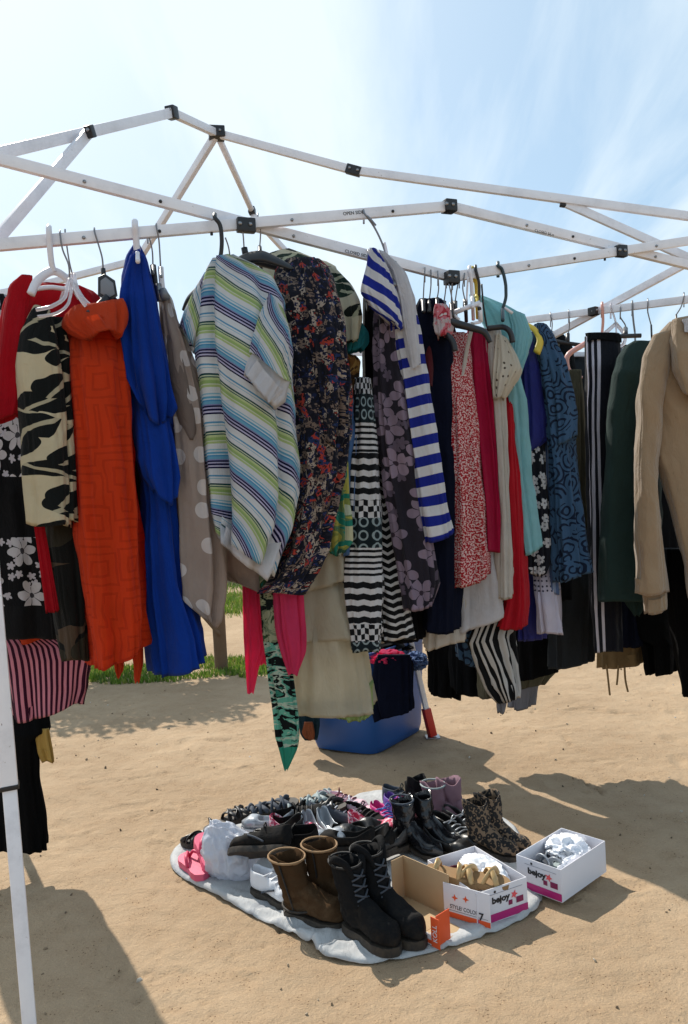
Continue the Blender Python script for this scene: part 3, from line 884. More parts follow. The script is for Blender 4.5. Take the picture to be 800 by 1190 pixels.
# roof arms and hub
HUB = at(252, 155, 3.3)
fold = at(200, 131, 2.95); j1 = at(104, 153, 2.45)
bar(at(-51, 190, 2.02), fold, .033, .022, 'roof_bar'); bar(fold, HUB, .03, .022, 'roof_bar')
bar(j1, at(-24, 302, 2.08), .03, .02, 'strut'); bracket(at(105, 153, 2.43), (.03, .045, .03), (fold-j1).normalized()); bracket(fold, (.05, .055, .045), (HUB-fold).normalized())
f2 = at(411, 198, 3.2); j2 = at(655, 235, 3.1)
bar(HUB, f2, .031, .022, 'roof_bar'); bar(f2, at(878, 262, 3.0), .031, .022, 'roof_bar')
bracket(f2, (.075, .045, .035), (f2-HUB).normalized()); bracket(j2, (.03, .045, .03), (f2-j2).normalized())
bar(j2, at(868, 330, 3.02), .03, .02, 'strut')
bracket(HUB, (.08, .055, .075), Vector((1, .2, 0)), nm='hub')
f3 = at(166, 294, 3.63); bar(HUB, f3, .031, .022, 'roof_bar'); bar(f3, at(150, 305, 3.62), .03, .02, 'roof_bar'); bracket(f3, (.03, .04, .03))
bar(topF+Vector((0, .03, -.05)), at(735, 412, 4.25), .026, .018)  # added rail for the shadow-casting coats, not one of the scissors
f4 = at(293, 245, 3.9); tube('roof_rod', [HUB, f4], .014, WHITE, cf, 10, smooth_pts=False)
bracket(f4, (.045, .04, .04), (HUB-f4).normalized()); bar(f4+Vector((0, 0, -.02)), at(346, 307, 4.2), .03, .02, 'roof_bar'); bar(at(346, 307, 4.2), topF, .03, .02, 'roof_bar')
# printed words on the bars
def bar_text(txt, px, py, p0, p1, d, s):
    p = N(px, py, d-.0115); x = (p1-p0).normalized(); y = Vector((0, 0, 1)); y = (y-x*y.dot(x)).normalized(); z = x.cross(y)
    M = Matrix((x, y, z)).transposed().to_4x4(); M.translation = p
    lettering(txt, s, M, BLACKP, barB, 'printed_words')
bar_text('OPEN SIDE', 411, 247.5, N(286, 262), N(522, 240), 0, .014)
bar_text('CLOSED SIDE', 415, 295, N(300, 266), N(525, 322), .024, .013)
bar_text('CLOSED SIDE', 633, 270.5, N(530, 243), N(800, 308), .024, .013)
bar_text('OPEN SIDE', 635, 305.5, N(525, 322), N(800, 280), 0, .013)
# ================================================================== garments
def rebase(o):
    vs = [v.co for v in o.data.vertices]
    b = Vector((sum(v.x for v in vs)/len(vs), sum(v.y for v in vs)/len(vs), min(v.z for v in vs)))
    o.data.transform(Matrix.Translation(-b)); o.location = b
    for c in o.children: c.location = -b
    return o
_sd = [0]
def gar(name, label, cat, px, D, mat, rows, dy=0.0, parts=(), Y=None, **kw):
    _sd[0] += 1
    Y0 = (Yn(px) if Y is None else Y)+dy
    kw.setdefault('seed', _sd[0])
    D *= .76; o = loft(name, rows, Y0, D, mat, **kw)
    tag(o, label, cat, 'clothes hanging along the canopy frame')
    for i, p in enumerate(parts):
        k = dict(p[5]) if len(p) > 5 else {}
        k.setdefault('seed', _sd[0]*7+i)
        lab = k.pop('label', None)
        c = loft(p[0], p[2], Y0+p[3]*.76, p[4]*.76, p[1], parent=o, **k)
        if lab: c['label'] = lab
    return rebase(o)
C = cloth_mat
m_red = C('red_cotton', P_plain((204, 18, 38)), .42)
m_leafcream = C('cream_leaf_print', P_leaves((224, 210, 176), (22, 26, 26), 10.5, vein=(200, 190, 160), amount=.31))
m_brownleaf = C('brown_leaf_print', P_leaves((92, 74, 58), (22, 22, 20), 9, second=(58, 52, 40), amount=.42))
def _floralband(t):
    a = P_flowers((16, 16, 20), (226, 222, 226), (70, 68, 74), 8.5, .46, 6, line=(40, 38, 44), small=(205, 200, 208))(t)
    v = t.sep(t.uv())[1]
    mid = t.m('MULTIPLY', t.m('LESS_THAN', v, -.62), t.m('GREATER_THAN', v, -.82))
    a = t.mix(mid, a, (14, 14, 17))
    return t.mix(t.m('LESS_THAN', v, -1.05), a, (20, 20, 23))
m_bwfloral = C('black_white_floral', _floralband)
m_pinkstripe = C('pink_stripe', P_stripes(.021, [(0, (232, 150, 170)), (.5, (62, 18, 44))], axis=0, warp=.004), .25)
m_black = C('black_cotton', P_plain((9, 9, 11)), .02, sheen=0, spec=.1)
m_black2 = C('black_jersey', P_plain((13, 14, 17)), .02, sheen=0, spec=.1)
m_orange = C('orange_embossed', P_meander((238, 78, 32), (190, 46, 20)), .5)
m_orange2 = C('orange_plain', P_plain((226, 76, 34)), .34)
m_blue = C('cobalt_crepe', P_plain((12, 66, 172), (8, 48, 138)), .3)
m_polka = C('taupe_polka', P_dots((188, 170, 160), (240, 232, 230), 12.5, .27, .55, .2), .42)
m_taupe = C('taupe_jersey', P_plain((198, 182, 174)), .42)
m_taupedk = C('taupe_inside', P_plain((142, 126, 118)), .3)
m_bluewhite = C('blue_white_print', P_blot([(60, 96, 140), (150, 172, 198), (226, 230, 236), (90, 120, 150), (40, 60, 84)], 16), .3)
NAVY = (22, 24, 66)
m_tee = C('multi_stripe', P_stripes(.148, [(0, (232, 232, 236)), (.07, NAVY), (.10, (206, 200, 230)), (.13, NAVY), (.165, (196, 190, 226)), (.195, NAVY), (.225, (150, 150, 200)),
      (.25, (120, 182, 214)), (.30, (86, 160, 206)), (.325, (214, 228, 236)), (.35, (104, 176, 210)), (.385, (226, 232, 238)), (.415, (150, 200, 222)), (.44, (234, 234, 236)),
      (.54, (190, 208, 140)), (.58, (226, 230, 206)), (.60, (168, 196, 122)), (.66, (206, 218, 160)), (.70, (20, 84, 84)), (.722, (214, 222, 190)), (.745, (18, 74, 78)), (.775, (236, 236, 238)),
      (.86, (120, 186, 212)), (.875, (236, 236, 238)), (.91, (96, 164, 204)), (.94, (236, 236, 238))], slope=-.72, slopeL=-.1, u0=-.10), .38)
m_white = C('white_cotton', P_plain((232, 230, 234)), .35)
m_lav = C('lavender_jersey', P_plain((168, 150, 206)), .3)
m_darkfloral = C('dark_small_floral', P_multi([(20, 22, 36), (26, 36, 70), (180, 164, 150), (22, 22, 34), (178, 66, 52), (34, 54, 98), (24, 22, 30), (128, 110, 100), (30, 30, 44), (18, 20, 32)], 46, .022), .14)
m_leafgreen = C('white_green_leaf', P_leaves((214, 212, 190), (40, 62, 54), 11, vein=(190, 196, 170), second=(30, 38, 34), amount=.22), .3)
m_teal = C('teal_cotton', P_plain((52, 158, 172)), .3)
m_tanprint = C('tan_print', P_blot([(70, 50, 34), (150, 104, 56), (190, 146, 80), (96, 62, 40)], 18), .2)
def _yg(t):
    uv = t.uv()
    base = P_blot([(52, 98, 80), (150, 160, 84), (196, 190, 96), (120, 150, 100), (46, 140, 128), (212, 208, 170)], 9, 1.4)(t)
    d = t.vor(uv, 9, rnd=.6)
    ring = t.m('MULTIPLY', t.m('LESS_THAN', d, .42), t.m('GREATER_THAN', d, .3))
    base = t.mix(ring, base, (44, 140, 120))
    return t.mix(t.m('LESS_THAN', d, .14), base, (206, 214, 190))
m_yg = C('yellow_green_print', _yg, .3)
m_sage = C('sage_chiffon', P_plain((222, 214, 194), (212, 204, 180)), .5)
m_lime = C('pale_green_lining', P_plain((200, 222, 150)), .5)
m_pink = C('hot_pink_chiffon', P_plain((250, 84, 136), (244, 72, 122)), .6)
def _scarf(t):
    base = P_blot([(26, 34, 34), (146, 158, 128), (190, 192, 158), (70, 96, 62), (36, 128, 112)], 12, 1.6)(t)
    z = P_blot([(24, 28, 30), (120, 196, 174), (206, 220, 202), (30, 34, 34), (70, 150, 130)], 18, 1.8, (.5, 1, 1))(t)
    v, u = t.sep(t.uv())[1], t.sep(t.uv())[0]
    k = t.m('MULTIPLY', t.m('LESS_THAN', v, -.26), t.m('GREATER_THAN', u, -.05))
    c = t.mix(k, base, z)
    c = t.mix(t.m('LESS_THAN', v, -.56), c, (60, 164, 140))
    return c
m_scarf = C('green_scarf_print', _scarf, .4)
m_lightblue = C('light_blue_cotton', P_plain((104, 146, 206)), .35)
m_tribal = C('tribal_print', P_tribal((18, 20, 24), (214, 212, 214)), .12)
m_bwstripe = C('black_white_stripe', P_stripes(.024, [(0, (16, 16, 18)), (.6, (218, 216, 216))], slope=.35, u0=0, warp=.012), .15)
m_purplefloral = C('purple_grey_floral', P_flowers((40, 36, 46), (150, 132, 150), (60, 48, 60), 11, .5, 5, line=(48, 42, 52), small=(100, 88, 104), small_scale=1.9), .14)
m_bluestripe = C('blue_white_stripe', P_stripes(.058, [(0, (30, 44, 150)), (.5, (232, 230, 232))]), .3)
m_bluestripe2 = C('blue_white_stripe_steep', P_stripes(.06, [(0, (34, 50, 158)), (.5, (234, 232, 234))], slope=.55, u0=.3), .3)
m_navy = C('navy_cotton', P_plain((14, 19, 38)), .04, sheen=0, spec=.1)
m_maroon = C('maroon_cotton', P_plain((96, 34, 42)), .15)
m_pinkprint = C('pink_white_print', P_blot([(216, 200, 200), (226, 130, 140), (190, 60, 74), (232, 222, 220)], 26), .25)
m_redspeck = C('red_white_speckle', P_blot([(178, 34, 44), (198, 44, 52), (238, 206, 204), (238, 210, 206)], 190, .4, lo=.44, hi=.56), .22)
m_crimson = C('crimson_jersey', P_plain((178, 14, 62)), .25)
m_scarlet = C('scarlet_jersey', P_plain((200, 22, 40)), .28)
m_offwhite = C('off_white_gauze', P_plain((242, 240, 244)), .48)
m_cream = C('cream_cotton', P_plain((226, 218, 208)), .35)
m_lace = C('cream_lace', P_dots((228, 218, 200), (96, 82, 70), 42, .16, 1.0, .55), .35)
m_aqua = C('aqua_gauze', P_plain((164, 222, 228), (144, 208, 218)), .42)
m_royal = C('royal_blue_satin', P_plain((16, 26, 128)), .15, rough=.55, spec=.5)
def _paisley(t):
    uv = t.warp(t.uv(), 10, .05)
    d = t.vor(uv, 15); f = t.m('FRACT', t.m('MULTIPLY', d, 4.2))
    n = t.noise(uv, 20, 2)
    return t.mix(t.m('MULTIPLY', t.m('GREATER_THAN', f, .58), t.m('GREATER_THAN', n, .45)), (66, 98, 132), (22, 36, 60))
m_paisley = C('blue_paisley', _paisley, .18)
m_bwdot = C('black_white_flower_dots', P_flowers((22, 24, 34), (216, 214, 216), (120, 120, 130), 22, .4, 5), .12)
m_bluegrey = C('blue_grey_stripe', P_stripes(.02, [(0, (96, 120, 164)), (.5, (150, 168, 200))], axis=0), .25)
def _lacehem(t):
    v = t.sep(t.uv())[1]
    c = P_dots((216, 210, 226), (70, 70, 92), 60, .22, .2)(t)
    return t.mix(t.m('LESS_THAN', v, -.085), c, (222, 216, 232))
m_lacehem = C('white_dotted_hem', _lacehem, .3)
m_zebra = C('zebra_print', P_zebra((16, 16, 18), (206, 202, 198), 11, (1, .3, 1)), .25)
m_charcoal = C('charcoal_wool', P_plain((40, 44, 48)), .04)
def _track(t):
    u, v, _ = t.sep(t.uv())
    f = t.m('FRACT', t.m('DIVIDE', t.m('ADD', u, .085), .026))
    k = t.m('MULTIPLY', t.m('MULTIPLY', t.m('GREATER_THAN', f, .52), t.m('GREATER_THAN', u, -.085)), t.m('LESS_THAN', u, -.007))
    return t.mix(k, (16, 18, 28), (206, 202, 214))
m_track = C('navy_three_stripe', _track, .05)
m_green = C('dark_green_twill', P_plain((40, 60, 57), (34, 52, 50)), .05, sheen=.02)
m_beige = C('beige_fleece', P_plain((160, 135, 107), (146, 121, 94)), .06, weave=.4, sheen=.4)
m_olive = C('olive_twill', P_plain((92, 86, 66)), .08)
m_tan = C('tan_canvas', P_plain((150, 124, 86)), .12)
m_grey = C('grey_jersey', P_plain((136, 134, 140)), .15)
m_yellow = C('yellow_satin', P_plain((206, 166, 78)), .2, rough=.45, spec=.5)

# ---- left cluster
gar('red_blouse', 'bright red blouse with long sleeve and dangling sash on a white plastic hanger', 'blouse', 50, .26, m_red,
    [(333, 28, 66), (338, 18, 106), (348, 8, 117), (358, 5, 120), (390, 2, 124), (430, 0, 118), (462, -2, 90), (478, -3, 60)], dy=.13,
    parts=[('sleeve', m_red, [(24, 321, 38, 322), (10, 334, 38, 340), (4, 360, 34, 365), (-2, 420, 30, 425), (-6, 470, 33, 468), (-4, 490, 26, 484)], -.16, .12, dict(ridge=.2, wr=.01, ks=(2, 3))),
           ('sash', m_red, [(37, 590, 48, 590), (44, 640, 57, 640), (54, 712, 68, 710)], -.16, .014, dict(fold=.003, wr=.002))])
gar('leaf_print_shirt', 'cream shirt with big black leaf print on the clear plastic hanger', 'shirt', 60, .24, m_leafcream,
    [(372, 42, 74), (400, 40, 80), (480, 45, 84), (560, 48, 90), (606, 50, 92)], dy=.05,
    parts=[('sleeve', m_leafcream, [(40, 356, 58, 360), (25, 385, 66, 386), (20, 425, 70, 425), (24, 470, 74, 470), (28, 540, 78, 540), (32, 610, 80, 612)], -.1, .13, dict(ridge=.2, ks=(2, 4), wr=.012))])
gar('brown_print_dress', 'dark brown leaf print dress hanging under the cream leaf shirt', 'dress', 78, .2, m_brownleaf,
    [(585, 50, 100), (640, 55, 102), (700, 63, 104), (768, 75, 104)], dy=.06, fold=.012)
gar('floral_dress', 'black dress with large white flowers and a black hem band, at the left edge', 'dress', 20, .3, m_bwfloral,
    [(345, -35, 8), (400, -38, 12), (470, -40, 42), (520, -40, 40), (580, -38, 44), (640, -38, 56), (700, -36, 67), (744, -34, 70)], Y=2.75, fold=.014)
gar('striped_skirt', 'pink and dark purple vertically striped skirt hanging low at the left edge', 'skirt', 50, .22, m_pinkstripe,
    [(736, -8, 70), (752, -2, 104), (768, 2, 107), (800, 8, 103), (14, 839, 97, 820)], Y=2.95, fold=.016, ks=(5, 9, 14), hem=.012,
    parts=[('waistband', m_orange2, [(733, 18, 66), (22, 752, 68, 736)], -.03, .2, dict(fold=.004, inner=False))])
gar('wide_trousers', 'long black wide trousers nearly touching the sand at the left edge', 'trousers', 30, .22, m_black,
    [(820, -6, 56), (852, -8, 59), (862, -8, 44), (920, -10, 48), (960, -12, 52), (991, -14, 55)], Y=3.25, fold=.014,)
gar('satin_pouch', 'small yellow satin pouch hanging beside the black wide trousers', 'pouch', 52, .06, m_yellow,
    [(848, 43, 57), (858, 42, 58), (876, 45, 61), (886, 50, 62)], Y=3.2, fold=.006)
gar('orange_dress', 'long orange embossed dress with a draped cowl neck', 'dress', 118, .36, m_orange,
    [(382, 86, 136), (392, 76, 142), (404, 73, 145), (450, 76, 148), (520, 84, 153), (600, 92, 160), (700, 103, 166), (750, 107, 170), (108, 781, 168, 758)], dy=.03, fold=.022, ks=(5, 9, 13), wr=.012,
    parts=[('cowl_collar', m_orange2, [(84, 360, 122, 357), (73, 371, 143, 350), (74, 380, 145, 366), (84, 390, 144, 382), (104, 400, 140, 394)], -.09, .3, dict(fold=.012, wr=.01)),
           ('tie', m_orange2, [(750, 152, 166), (772, 156, 165), (793, 157, 161)], .02, .03, dict(fold=.006, inner=False)),
           ('tie', m_orange2, [(765, 132, 146), (780, 134, 143), (788, 136, 139)], .0, .03, dict(fold=.006, inner=False))])
gar('blue_dress', 'long cobalt blue dress with a ruffled side drape', 'dress', 180, .3, m_blue,
    [(289, 156, 163), (305, 148, 170), (330, 143, 177), (360, 142, 183), (420, 145, 188), (480, 152, 193), (540, 164, 199), (600, 168, 205), (680, 171, 212), (740, 174, 232), (178, 788, 237, 774)], dy=.04, fold=.02, ks=(3, 6, 9), wr=.008,
    parts=[('ruffle', m_blue, [(300, 152, 168), (345, 142, 180), (141, 386, 192, 420), (146, 440, 199, 472), (160, 478, 198, 496)], -.09, .24, dict(fold=.022, wr=.01, hem=.02)),
           ('ruffle', m_blue, [(452, 152, 194), (500, 160, 198), (168, 556, 208, 556), (178, 578, 207, 580)], -.07, .24, dict(fold=.022, hem=.02))])
gar('print_blouse', 'blue and white printed top peeking out between the blue dress and the polka dot vest', 'top', 220, .12, m_bluewhite,
    [(640, 200, 228), (690, 208, 232), (738, 210, 232)], dy=.12, fold=.006)
gar('polka_dot_top', 'taupe sleeveless top with white polka dots on the grey clip hanger', 'top', 215, .26, m_polka,
    [(339, 186, 193), (350, 186, 199), (375, 188, 205), (400, 190, 216), (430, 192, 226), (470, 197, 237), (520, 201, 243), (580, 204, 248), (640, 206, 256), (680, 209, 256), (210, 694, 252, 716), (236, 716, 249, 728)], dy=.02, fold=.014,
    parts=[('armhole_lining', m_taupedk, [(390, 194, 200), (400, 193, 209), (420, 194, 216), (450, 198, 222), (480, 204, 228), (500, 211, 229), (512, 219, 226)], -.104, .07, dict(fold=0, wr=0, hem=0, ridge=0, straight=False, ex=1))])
gar('plain_taupe_top', 'plain taupe top below the striped tee', 'top', 280, .22, m_taupe,
    [(540, 240, 320), (600, 236, 322), (640, 238, 320), (242, 655, 320, 690), (262, 672, 318, 697)], dy=.1, fold=.012)
gar('lavender_top', 'plain lavender top between striped tee and dark floral blouse', 'top', 322, .18, m_lav,
    [(560, 300, 340), (640, 296, 341), (298, 689, 338, 684)], dy=.13, fold=.01)
gar('striped_tee', 'white tee with navy, green and blue stripes running to a point, white cuffs', 'tee shirt', 275, .34, m_tee,
    [(246, 306, 276, 302), (240, 316, 300, 312), (234, 334, 322, 327), (229, 365, 331, 352), (228, 400, 335, 390), (230, 430, 339, 430), (233, 470, 341, 465), (237, 510, 343, 505), (240, 540, 344, 540), (243, 565, 342, 572), (247, 592, 334, 614), (252, 618, 314, 668)],
    dy=-.05, fold=.016, ks=(3, 5, 9), wr=.012, top=.5, grow=.25, ex=.62, ridge=.5, creases=((-.62, .05, .16, .0), (.35, .03, .2, .5), (-.1, .02, .2, -.4)),
    parts=[('sleeve', m_tee, [(238, 318, 250, 330), (226, 342, 244, 362), (215, 368, 236, 392), (210, 386, 228, 410)], -.02, .16, dict(fold=.008, seed=12)),
           ('sleeve', m_tee, [(312, 340, 331, 362), (301, 365, 337, 382), (296, 392, 339, 410), (291, 412, 336, 446)], -.15, .12, dict(fold=.006, inner=False, seed=3)),
           ('cuff', m_white, [(293, 408, 337, 444), (286, 424, 331, 466), (284, 438, 318, 476)], -.16, .135, dict(fold=.004, inner=True)),
           ('white_hem', m_white, [(244, 580, 338, 594), (248, 600, 330, 628), (253, 626, 310, 678)], .008, .335, dict(fold=.02))])
# ---- centre
gar('dark_floral_blouse', 'dark blouse with small red, blue and cream flower print and gathered cuff', 'blouse', 358, .32, m_darkfloral,
    [(332, 306, 372, 304), (324, 314, 380, 312), (319, 330, 387, 328), (320, 350, 390, 346), (323, 385, 399, 378), (332, 440, 404, 440), (340, 500, 405, 500), (344, 550, 402, 550), (342, 600, 390, 600), (334, 640, 380, 640), (318, 672, 366, 666), (302, 690, 350, 690)], dy=-.02, fold=.02, ks=(4, 8, 12), wr=.012,
    parts=[('sleeve', m_darkfloral, [(350, 312, 380, 314), (350, 340, 393, 346), (355, 390, 402, 392), (362, 440, 406, 448), (368, 490, 405, 498), (374, 516, 398, 522)], -.12, .13, dict(fold=.014, wr=.014, ks=(3, 6)))])
gar('leaf_blouse', 'white blouse with dark green leaf print and a puffed sleeve behind the dark floral blouse', 'blouse', 385, .26, m_leafgreen,
    [(304, 302, 338, 292), (306, 310, 390, 312), (320, 340, 400, 350), (340, 420, 398, 420), (345, 500, 396, 500)], dy=.12, fold=.012,
    parts=[('sleeve', m_leafgreen, [(372, 308, 390, 313), (382, 330, 404, 330), (388, 355, 414, 352), (394, 385, 417, 376), (397, 404, 415, 398)], -.12, .12, dict(fold=.012)),
           ('cuff', m_teal, [(408, 372, 420, 374), (406, 385, 427, 386), (403, 400, 428, 400), (402, 410, 422, 408)], -.06, .1, dict(fold=.006))])
gar('tan_print_blouse', 'tan and brown printed blouse sleeve under the teal cuff', 'blouse', 405, .14, m_tanprint,
    [(398, 412, 414, 414), (402, 426, 420, 420), (398, 446, 418, 440), (388, 470, 408, 466), (384, 500, 400, 500)], dy=.06, fold=.01)
gar('yellow_green_top', 'yellow and green printed top with ring motifs', 'top', 388, .16, m_yg,
    [(480, 374, 396), (500, 371, 398), (550, 370, 402), (600, 369, 406), (630, 372, 406), (645, 384, 398)], dy=-.05, fold=.012)
gar('sage_dress', 'long pale sage dress with layered tiers hanging low beside the pink scarf', 'dress', 385, .34, m_sage,
    [(470, 362, 392), (560, 348, 404), (640, 346, 406), (700, 344, 412), (780, 340, 428), (336, 834, 436, 830)], dy=.12, fold=.016, ks=(4, 7, 10),
    parts=[('tier', m_sage, [(590, 345, 407), (342, 640, 410, 632), (340, 692, 416, 668)], -.012, .39, dict(fold=.016)),
           ('tier', m_sage, [(640, 344, 408), (341, 690, 415, 690), (337, 752, 429, 738)], -.008, .37, dict(fold=.016)),
           ('lining', m_lime, [(800, 384, 434), (388, 834, 432, 832), (394, 838, 426, 836)], -.004, .3, dict(fold=.012))])
ps = empty('pink_scarf', (0, 0, 0), 'sheer hot pink scarf with two long hanging ends', 'scarf', 'clothes hanging along the canopy frame')
ypk = Yn(320)+.05
loft('scarf_end', [(600, 286, 302), (675, 283, 300), (720, 284, 304), (755, 285, 308), (775, 286, 300), (806, 288, 294)], ypk, .03, m_pink, ps, fold=.012, seed=5, inner=False, wr=.004)
loft('scarf_end', [(740, 298, 308), (755, 300, 310), (772, 302, 309)], ypk+.02, .02, m_pink, ps, fold=.006, seed=8, inner=False)
loft('scarf_end', [(640, 312, 348), (680, 319, 352), (730, 324, 354), (760, 331, 353), (784, 337, 346)], ypk-.09, .03, m_pink, ps, fold=.012, seed=6, inner=False, wr=.004)
loft('scarf_loop', [(596, 284, 350), (612, 284, 350)], ypk+.04, .05, m_pink, ps, fold=.008, seed=9)
settle(ps)
gar('print_scarf', 'long narrow green, teal and black printed scarf ending in a point below the pink scarf', 'scarf', 325, .035, m_scarf,
    [(640, 300, 326), (695, 303, 332), (740, 306, 335), (790, 311, 339), (830, 318, 345), (856, 321, 346), (872, 326, 344), (895, 331, 334)], dy=-.03, fold=.008, wr=.004, inner=False)
gar('blue_shirt', 'light blue cotton shirt edge between the leaf blouse and the tribal dress', 'shirt', 406, .18, m_lightblue,
    [(462, 409, 418), (480, 405, 418), (540, 402, 416), (600, 399, 413), (645, 397, 410)], dy=.0, fold=.006)
gar('lilac_top', 'small lilac hem below the light blue shirt', 'top', 400, .12, m_lav,
    [(610, 396, 408), (690, 394, 406)], dy=.03, fold=.006)
gar('tribal_dress', 'black and white tribal print dress with banded stripes', 'dress', 425, .2, m_tribal,
    [(440, 414, 430), (480, 412, 434), (530, 408, 438), (600, 404, 441), (680, 402, 443), (758, 410, 440)], dy=-.02, fold=.014, ks=(4, 7, 12))
gar('curved_stripe_skirt', 'black skirt with curved white stripes beside the tribal dress', 'skirt', 458, .24, m_bwstripe,
    [(540, 432, 456), (600, 434, 460), (660, 436, 468), (715, 440, 477), (442, 748, 484, 742)], dy=.04, fold=.014)
gar('black_dress', 'plain black dress behind the purple floral dress', 'dress', 450, .26, m_black,
    [(345, 424, 440), (380, 422, 470), (480, 425, 480), (600, 430, 486), (690, 436, 490), (745, 440, 492)], dy=.12, fold=.014)
gar('purple_floral_dress', 'grey and purple floral dress under the blue striped top', 'dress', 465, .2, m_purplefloral,
    [(338, 440, 455), (360, 436, 462), (400, 434, 466), (460, 435, 472), (520, 440, 484), (570, 446, 494), (620, 456, 502), (680, 466, 507), (474, 711, 503, 704)], dy=-.03, fold=.016)
gar('blue_striped_top', 'white top with broad royal blue stripes slipping off a wire hanger', 'top', 470, .14, m_bluestripe,
    [(430, 296, 452, 300), (436, 320, 468, 316), (444, 350, 480, 340), (452, 380, 486, 372), (460, 420, 492, 412), (466, 460, 498, 452), (472, 510, 506, 502), (480, 560, 514, 552), (486, 604, 522, 598), (491, 634, 526, 622)], dy=-.07, fold=.012, ks=(3, 5),
    parts=[('shoulder', m_bluestripe2, [(430, 289, 438, 290), (425, 315, 452, 312), (421, 340, 462, 345), (434, 360, 468, 378), (452, 374, 464, 382)], -.09, .08, dict(fold=.006)),
           ('facing', m_white, [(440, 292, 450, 296), (456, 318, 472, 318), (464, 350, 482, 346), (470, 390, 486, 386), (477, 430, 490, 426)], -.03, .13, dict(fold=.004, inner=False))])
gar('navy_dress', 'long navy dress on the black hanger beside the red speckled dress', 'dress', 508, .26, m_navy,
    [(350, 488, 514), (362, 483, 522), (400, 484, 530), (480, 490, 534), (560, 496, 534), (640, 497, 532), (735, 494, 532)], dy=.04, fold=.016,
    parts=[('maroon_lining', m_maroon, [(388, 490, 500), (400, 489, 506), (430, 492, 506), (452, 497, 504)], -.08, .12, dict(fold=0, wr=0, ridge=0, straight=False, ex=1, label='dark maroon lining at the neckline'))])
gar('pink_print_top', 'small pink and white printed top under the black clip hangers', 'top', 514, .1, m_pinkprint,
    [(354, 506, 518), (362, 503, 524), (380, 505, 526), (392, 508, 522)], dy=-.1, fold=.008)
gar('red_speckled_dress', 'red and white speckled strappy dress', 'dress', 540, .2, m_redspeck,
    [(388, 522, 544), (410, 521, 546), (450, 521, 550), (500, 522, 556), (560, 524, 562), (640, 527, 567), (528, 686, 567, 672)], dy=-.02, fold=.014,
    parts=[('strap', m_cream, [(548, 374, 552, 376), (541, 404, 545, 406), (536, 436, 540, 437)], -.09, .02, dict(fold=.001, wr=0, inner=False))])
gar('crimson_top', 'long crimson sleeveless top', 'top', 560, .22, m_crimson,
    [(384, 545, 566), (400, 541, 569), (450, 543, 573), (520, 549, 580), (580, 557, 584), (641, 561, 585)], dy=.04, fold=.016)
gar('white_tunic', 'off white gauzy tunic hem below the speckled and crimson clothes', 'tunic', 556, .26, m_offwhite,
    [(480, 545, 578), (560, 538, 582), (640, 532, 584), (690, 529, 584), (528, 741, 585, 716)], dy=.1, fold=.02, ks=(5, 9))
gar('cream_skirt', 'short cream skirt hem below the navy dress', 'skirt', 515, .2, m_cream,
    [(640, 498, 538), (700, 495, 540), (494, 756, 540, 746)], dy=.1, fold=.012)
gar('lace_blouse', 'cream blouse with cut lace cap sleeve', 'blouse', 580, .2, m_cream,
    [(384, 560, 582), (410, 560, 588), (460, 566, 588), (520, 573, 590), (600, 577, 594), (578, 698, 596, 694)], dy=.02, fold=.012,
    parts=[('cap_sleeve', m_lace, [(577, 387, 590, 394), (574, 404, 600, 414), (572, 425, 606, 430), (572, 446, 594, 452), (574, 466, 586, 464)], -.08, .12, dict(fold=.008, wr=.006))])
gar('scarlet_dress', 'long scarlet red dress between lace blouse and aqua blouse', 'dress', 596, .22, m_scarlet,
    [(450, 580, 600), (510, 582, 602), (560, 585, 605), (640, 590, 609), (700, 588, 612), (580, 731, 611, 730)], dy=.07, fold=.012)
gar('aqua_blouse', 'pale aqua gauze blouse with long flowing front', 'blouse', 600, .26, m_aqua,
    [(546, 345, 560, 346), (552, 356, 590, 358), (558, 370, 612, 372), (566, 385, 615, 388), (578, 410, 612, 414), (582, 435, 604, 440), (583, 460, 612, 466), (587, 500, 613, 505), (592, 560, 617, 560), (599, 610, 624, 610), (604, 648, 628, 638)], dy=.1, fold=.014,
    parts=[('sleeve', m_aqua, [(588, 358, 610, 366), (594, 380, 618, 392), (594, 408, 612, 416), (592, 428, 602, 434)], -.1, .1, dict(fold=.008))])
# ---- right
gar('royal_blue_blouse', 'royal blue satin blouse with a loose sleeve on the yellow hanger', 'blouse', 622, .24, m_royal,
    [(388, 612, 626), (402, 606, 630), (440, 604, 634), (480, 606, 639), (510, 606, 640), (604, 530, 626, 522)], Y=2.86, fold=.014)
gar('royal_blue_skirt', 'royal blue skirt below the aqua blouse', 'skirt', 615, .22, m_royal,
    [(560, 597, 625), (640, 598, 628), (700, 598, 632), (744, 600, 634)], Y=2.95, fold=.012)
gar('flower_dot_top', 'black top with small white flowers beside the aqua blouse', 'top', 626, .14, m_bwdot,
    [(500, 612, 632), (560, 616, 635), (620, 616, 638), (648, 614, 640), (668, 616, 634)], Y=2.82, fold=.01)
gar('blue_grey_top', 'blue grey striped top with a dotted white lace hem', 'top', 637, .16, m_bluegrey,
    [(500, 626, 640), (580, 630, 644), (660, 630, 648), (690, 628, 650)], Y=2.86, fold=.01,
    parts=[('lace_hem', m_lacehem, [(660, 619, 648), (690, 621, 651), (737, 627, 654)], -.03, .17, dict(fold=.008))])
gar('paisley_dress', 'slate blue paisley dress with ruffled elbow sleeve', 'dress', 655, .26, m_paisley,
    [(378, 622, 634), (390, 620, 642), (430, 624, 656), (480, 632, 664), (540, 638, 670), (600, 641, 677), (645, 678, 684, 668)], Y=2.84, fold=.016,
    parts=[('sleeve', m_paisley, [(626, 384, 644, 394), (634, 420, 656, 420), (640, 455, 666, 455), (642, 490, 670, 482), (644, 520, 670, 508)], -.08, .12, dict(fold=.012, ks=(6, 10, 14)))])
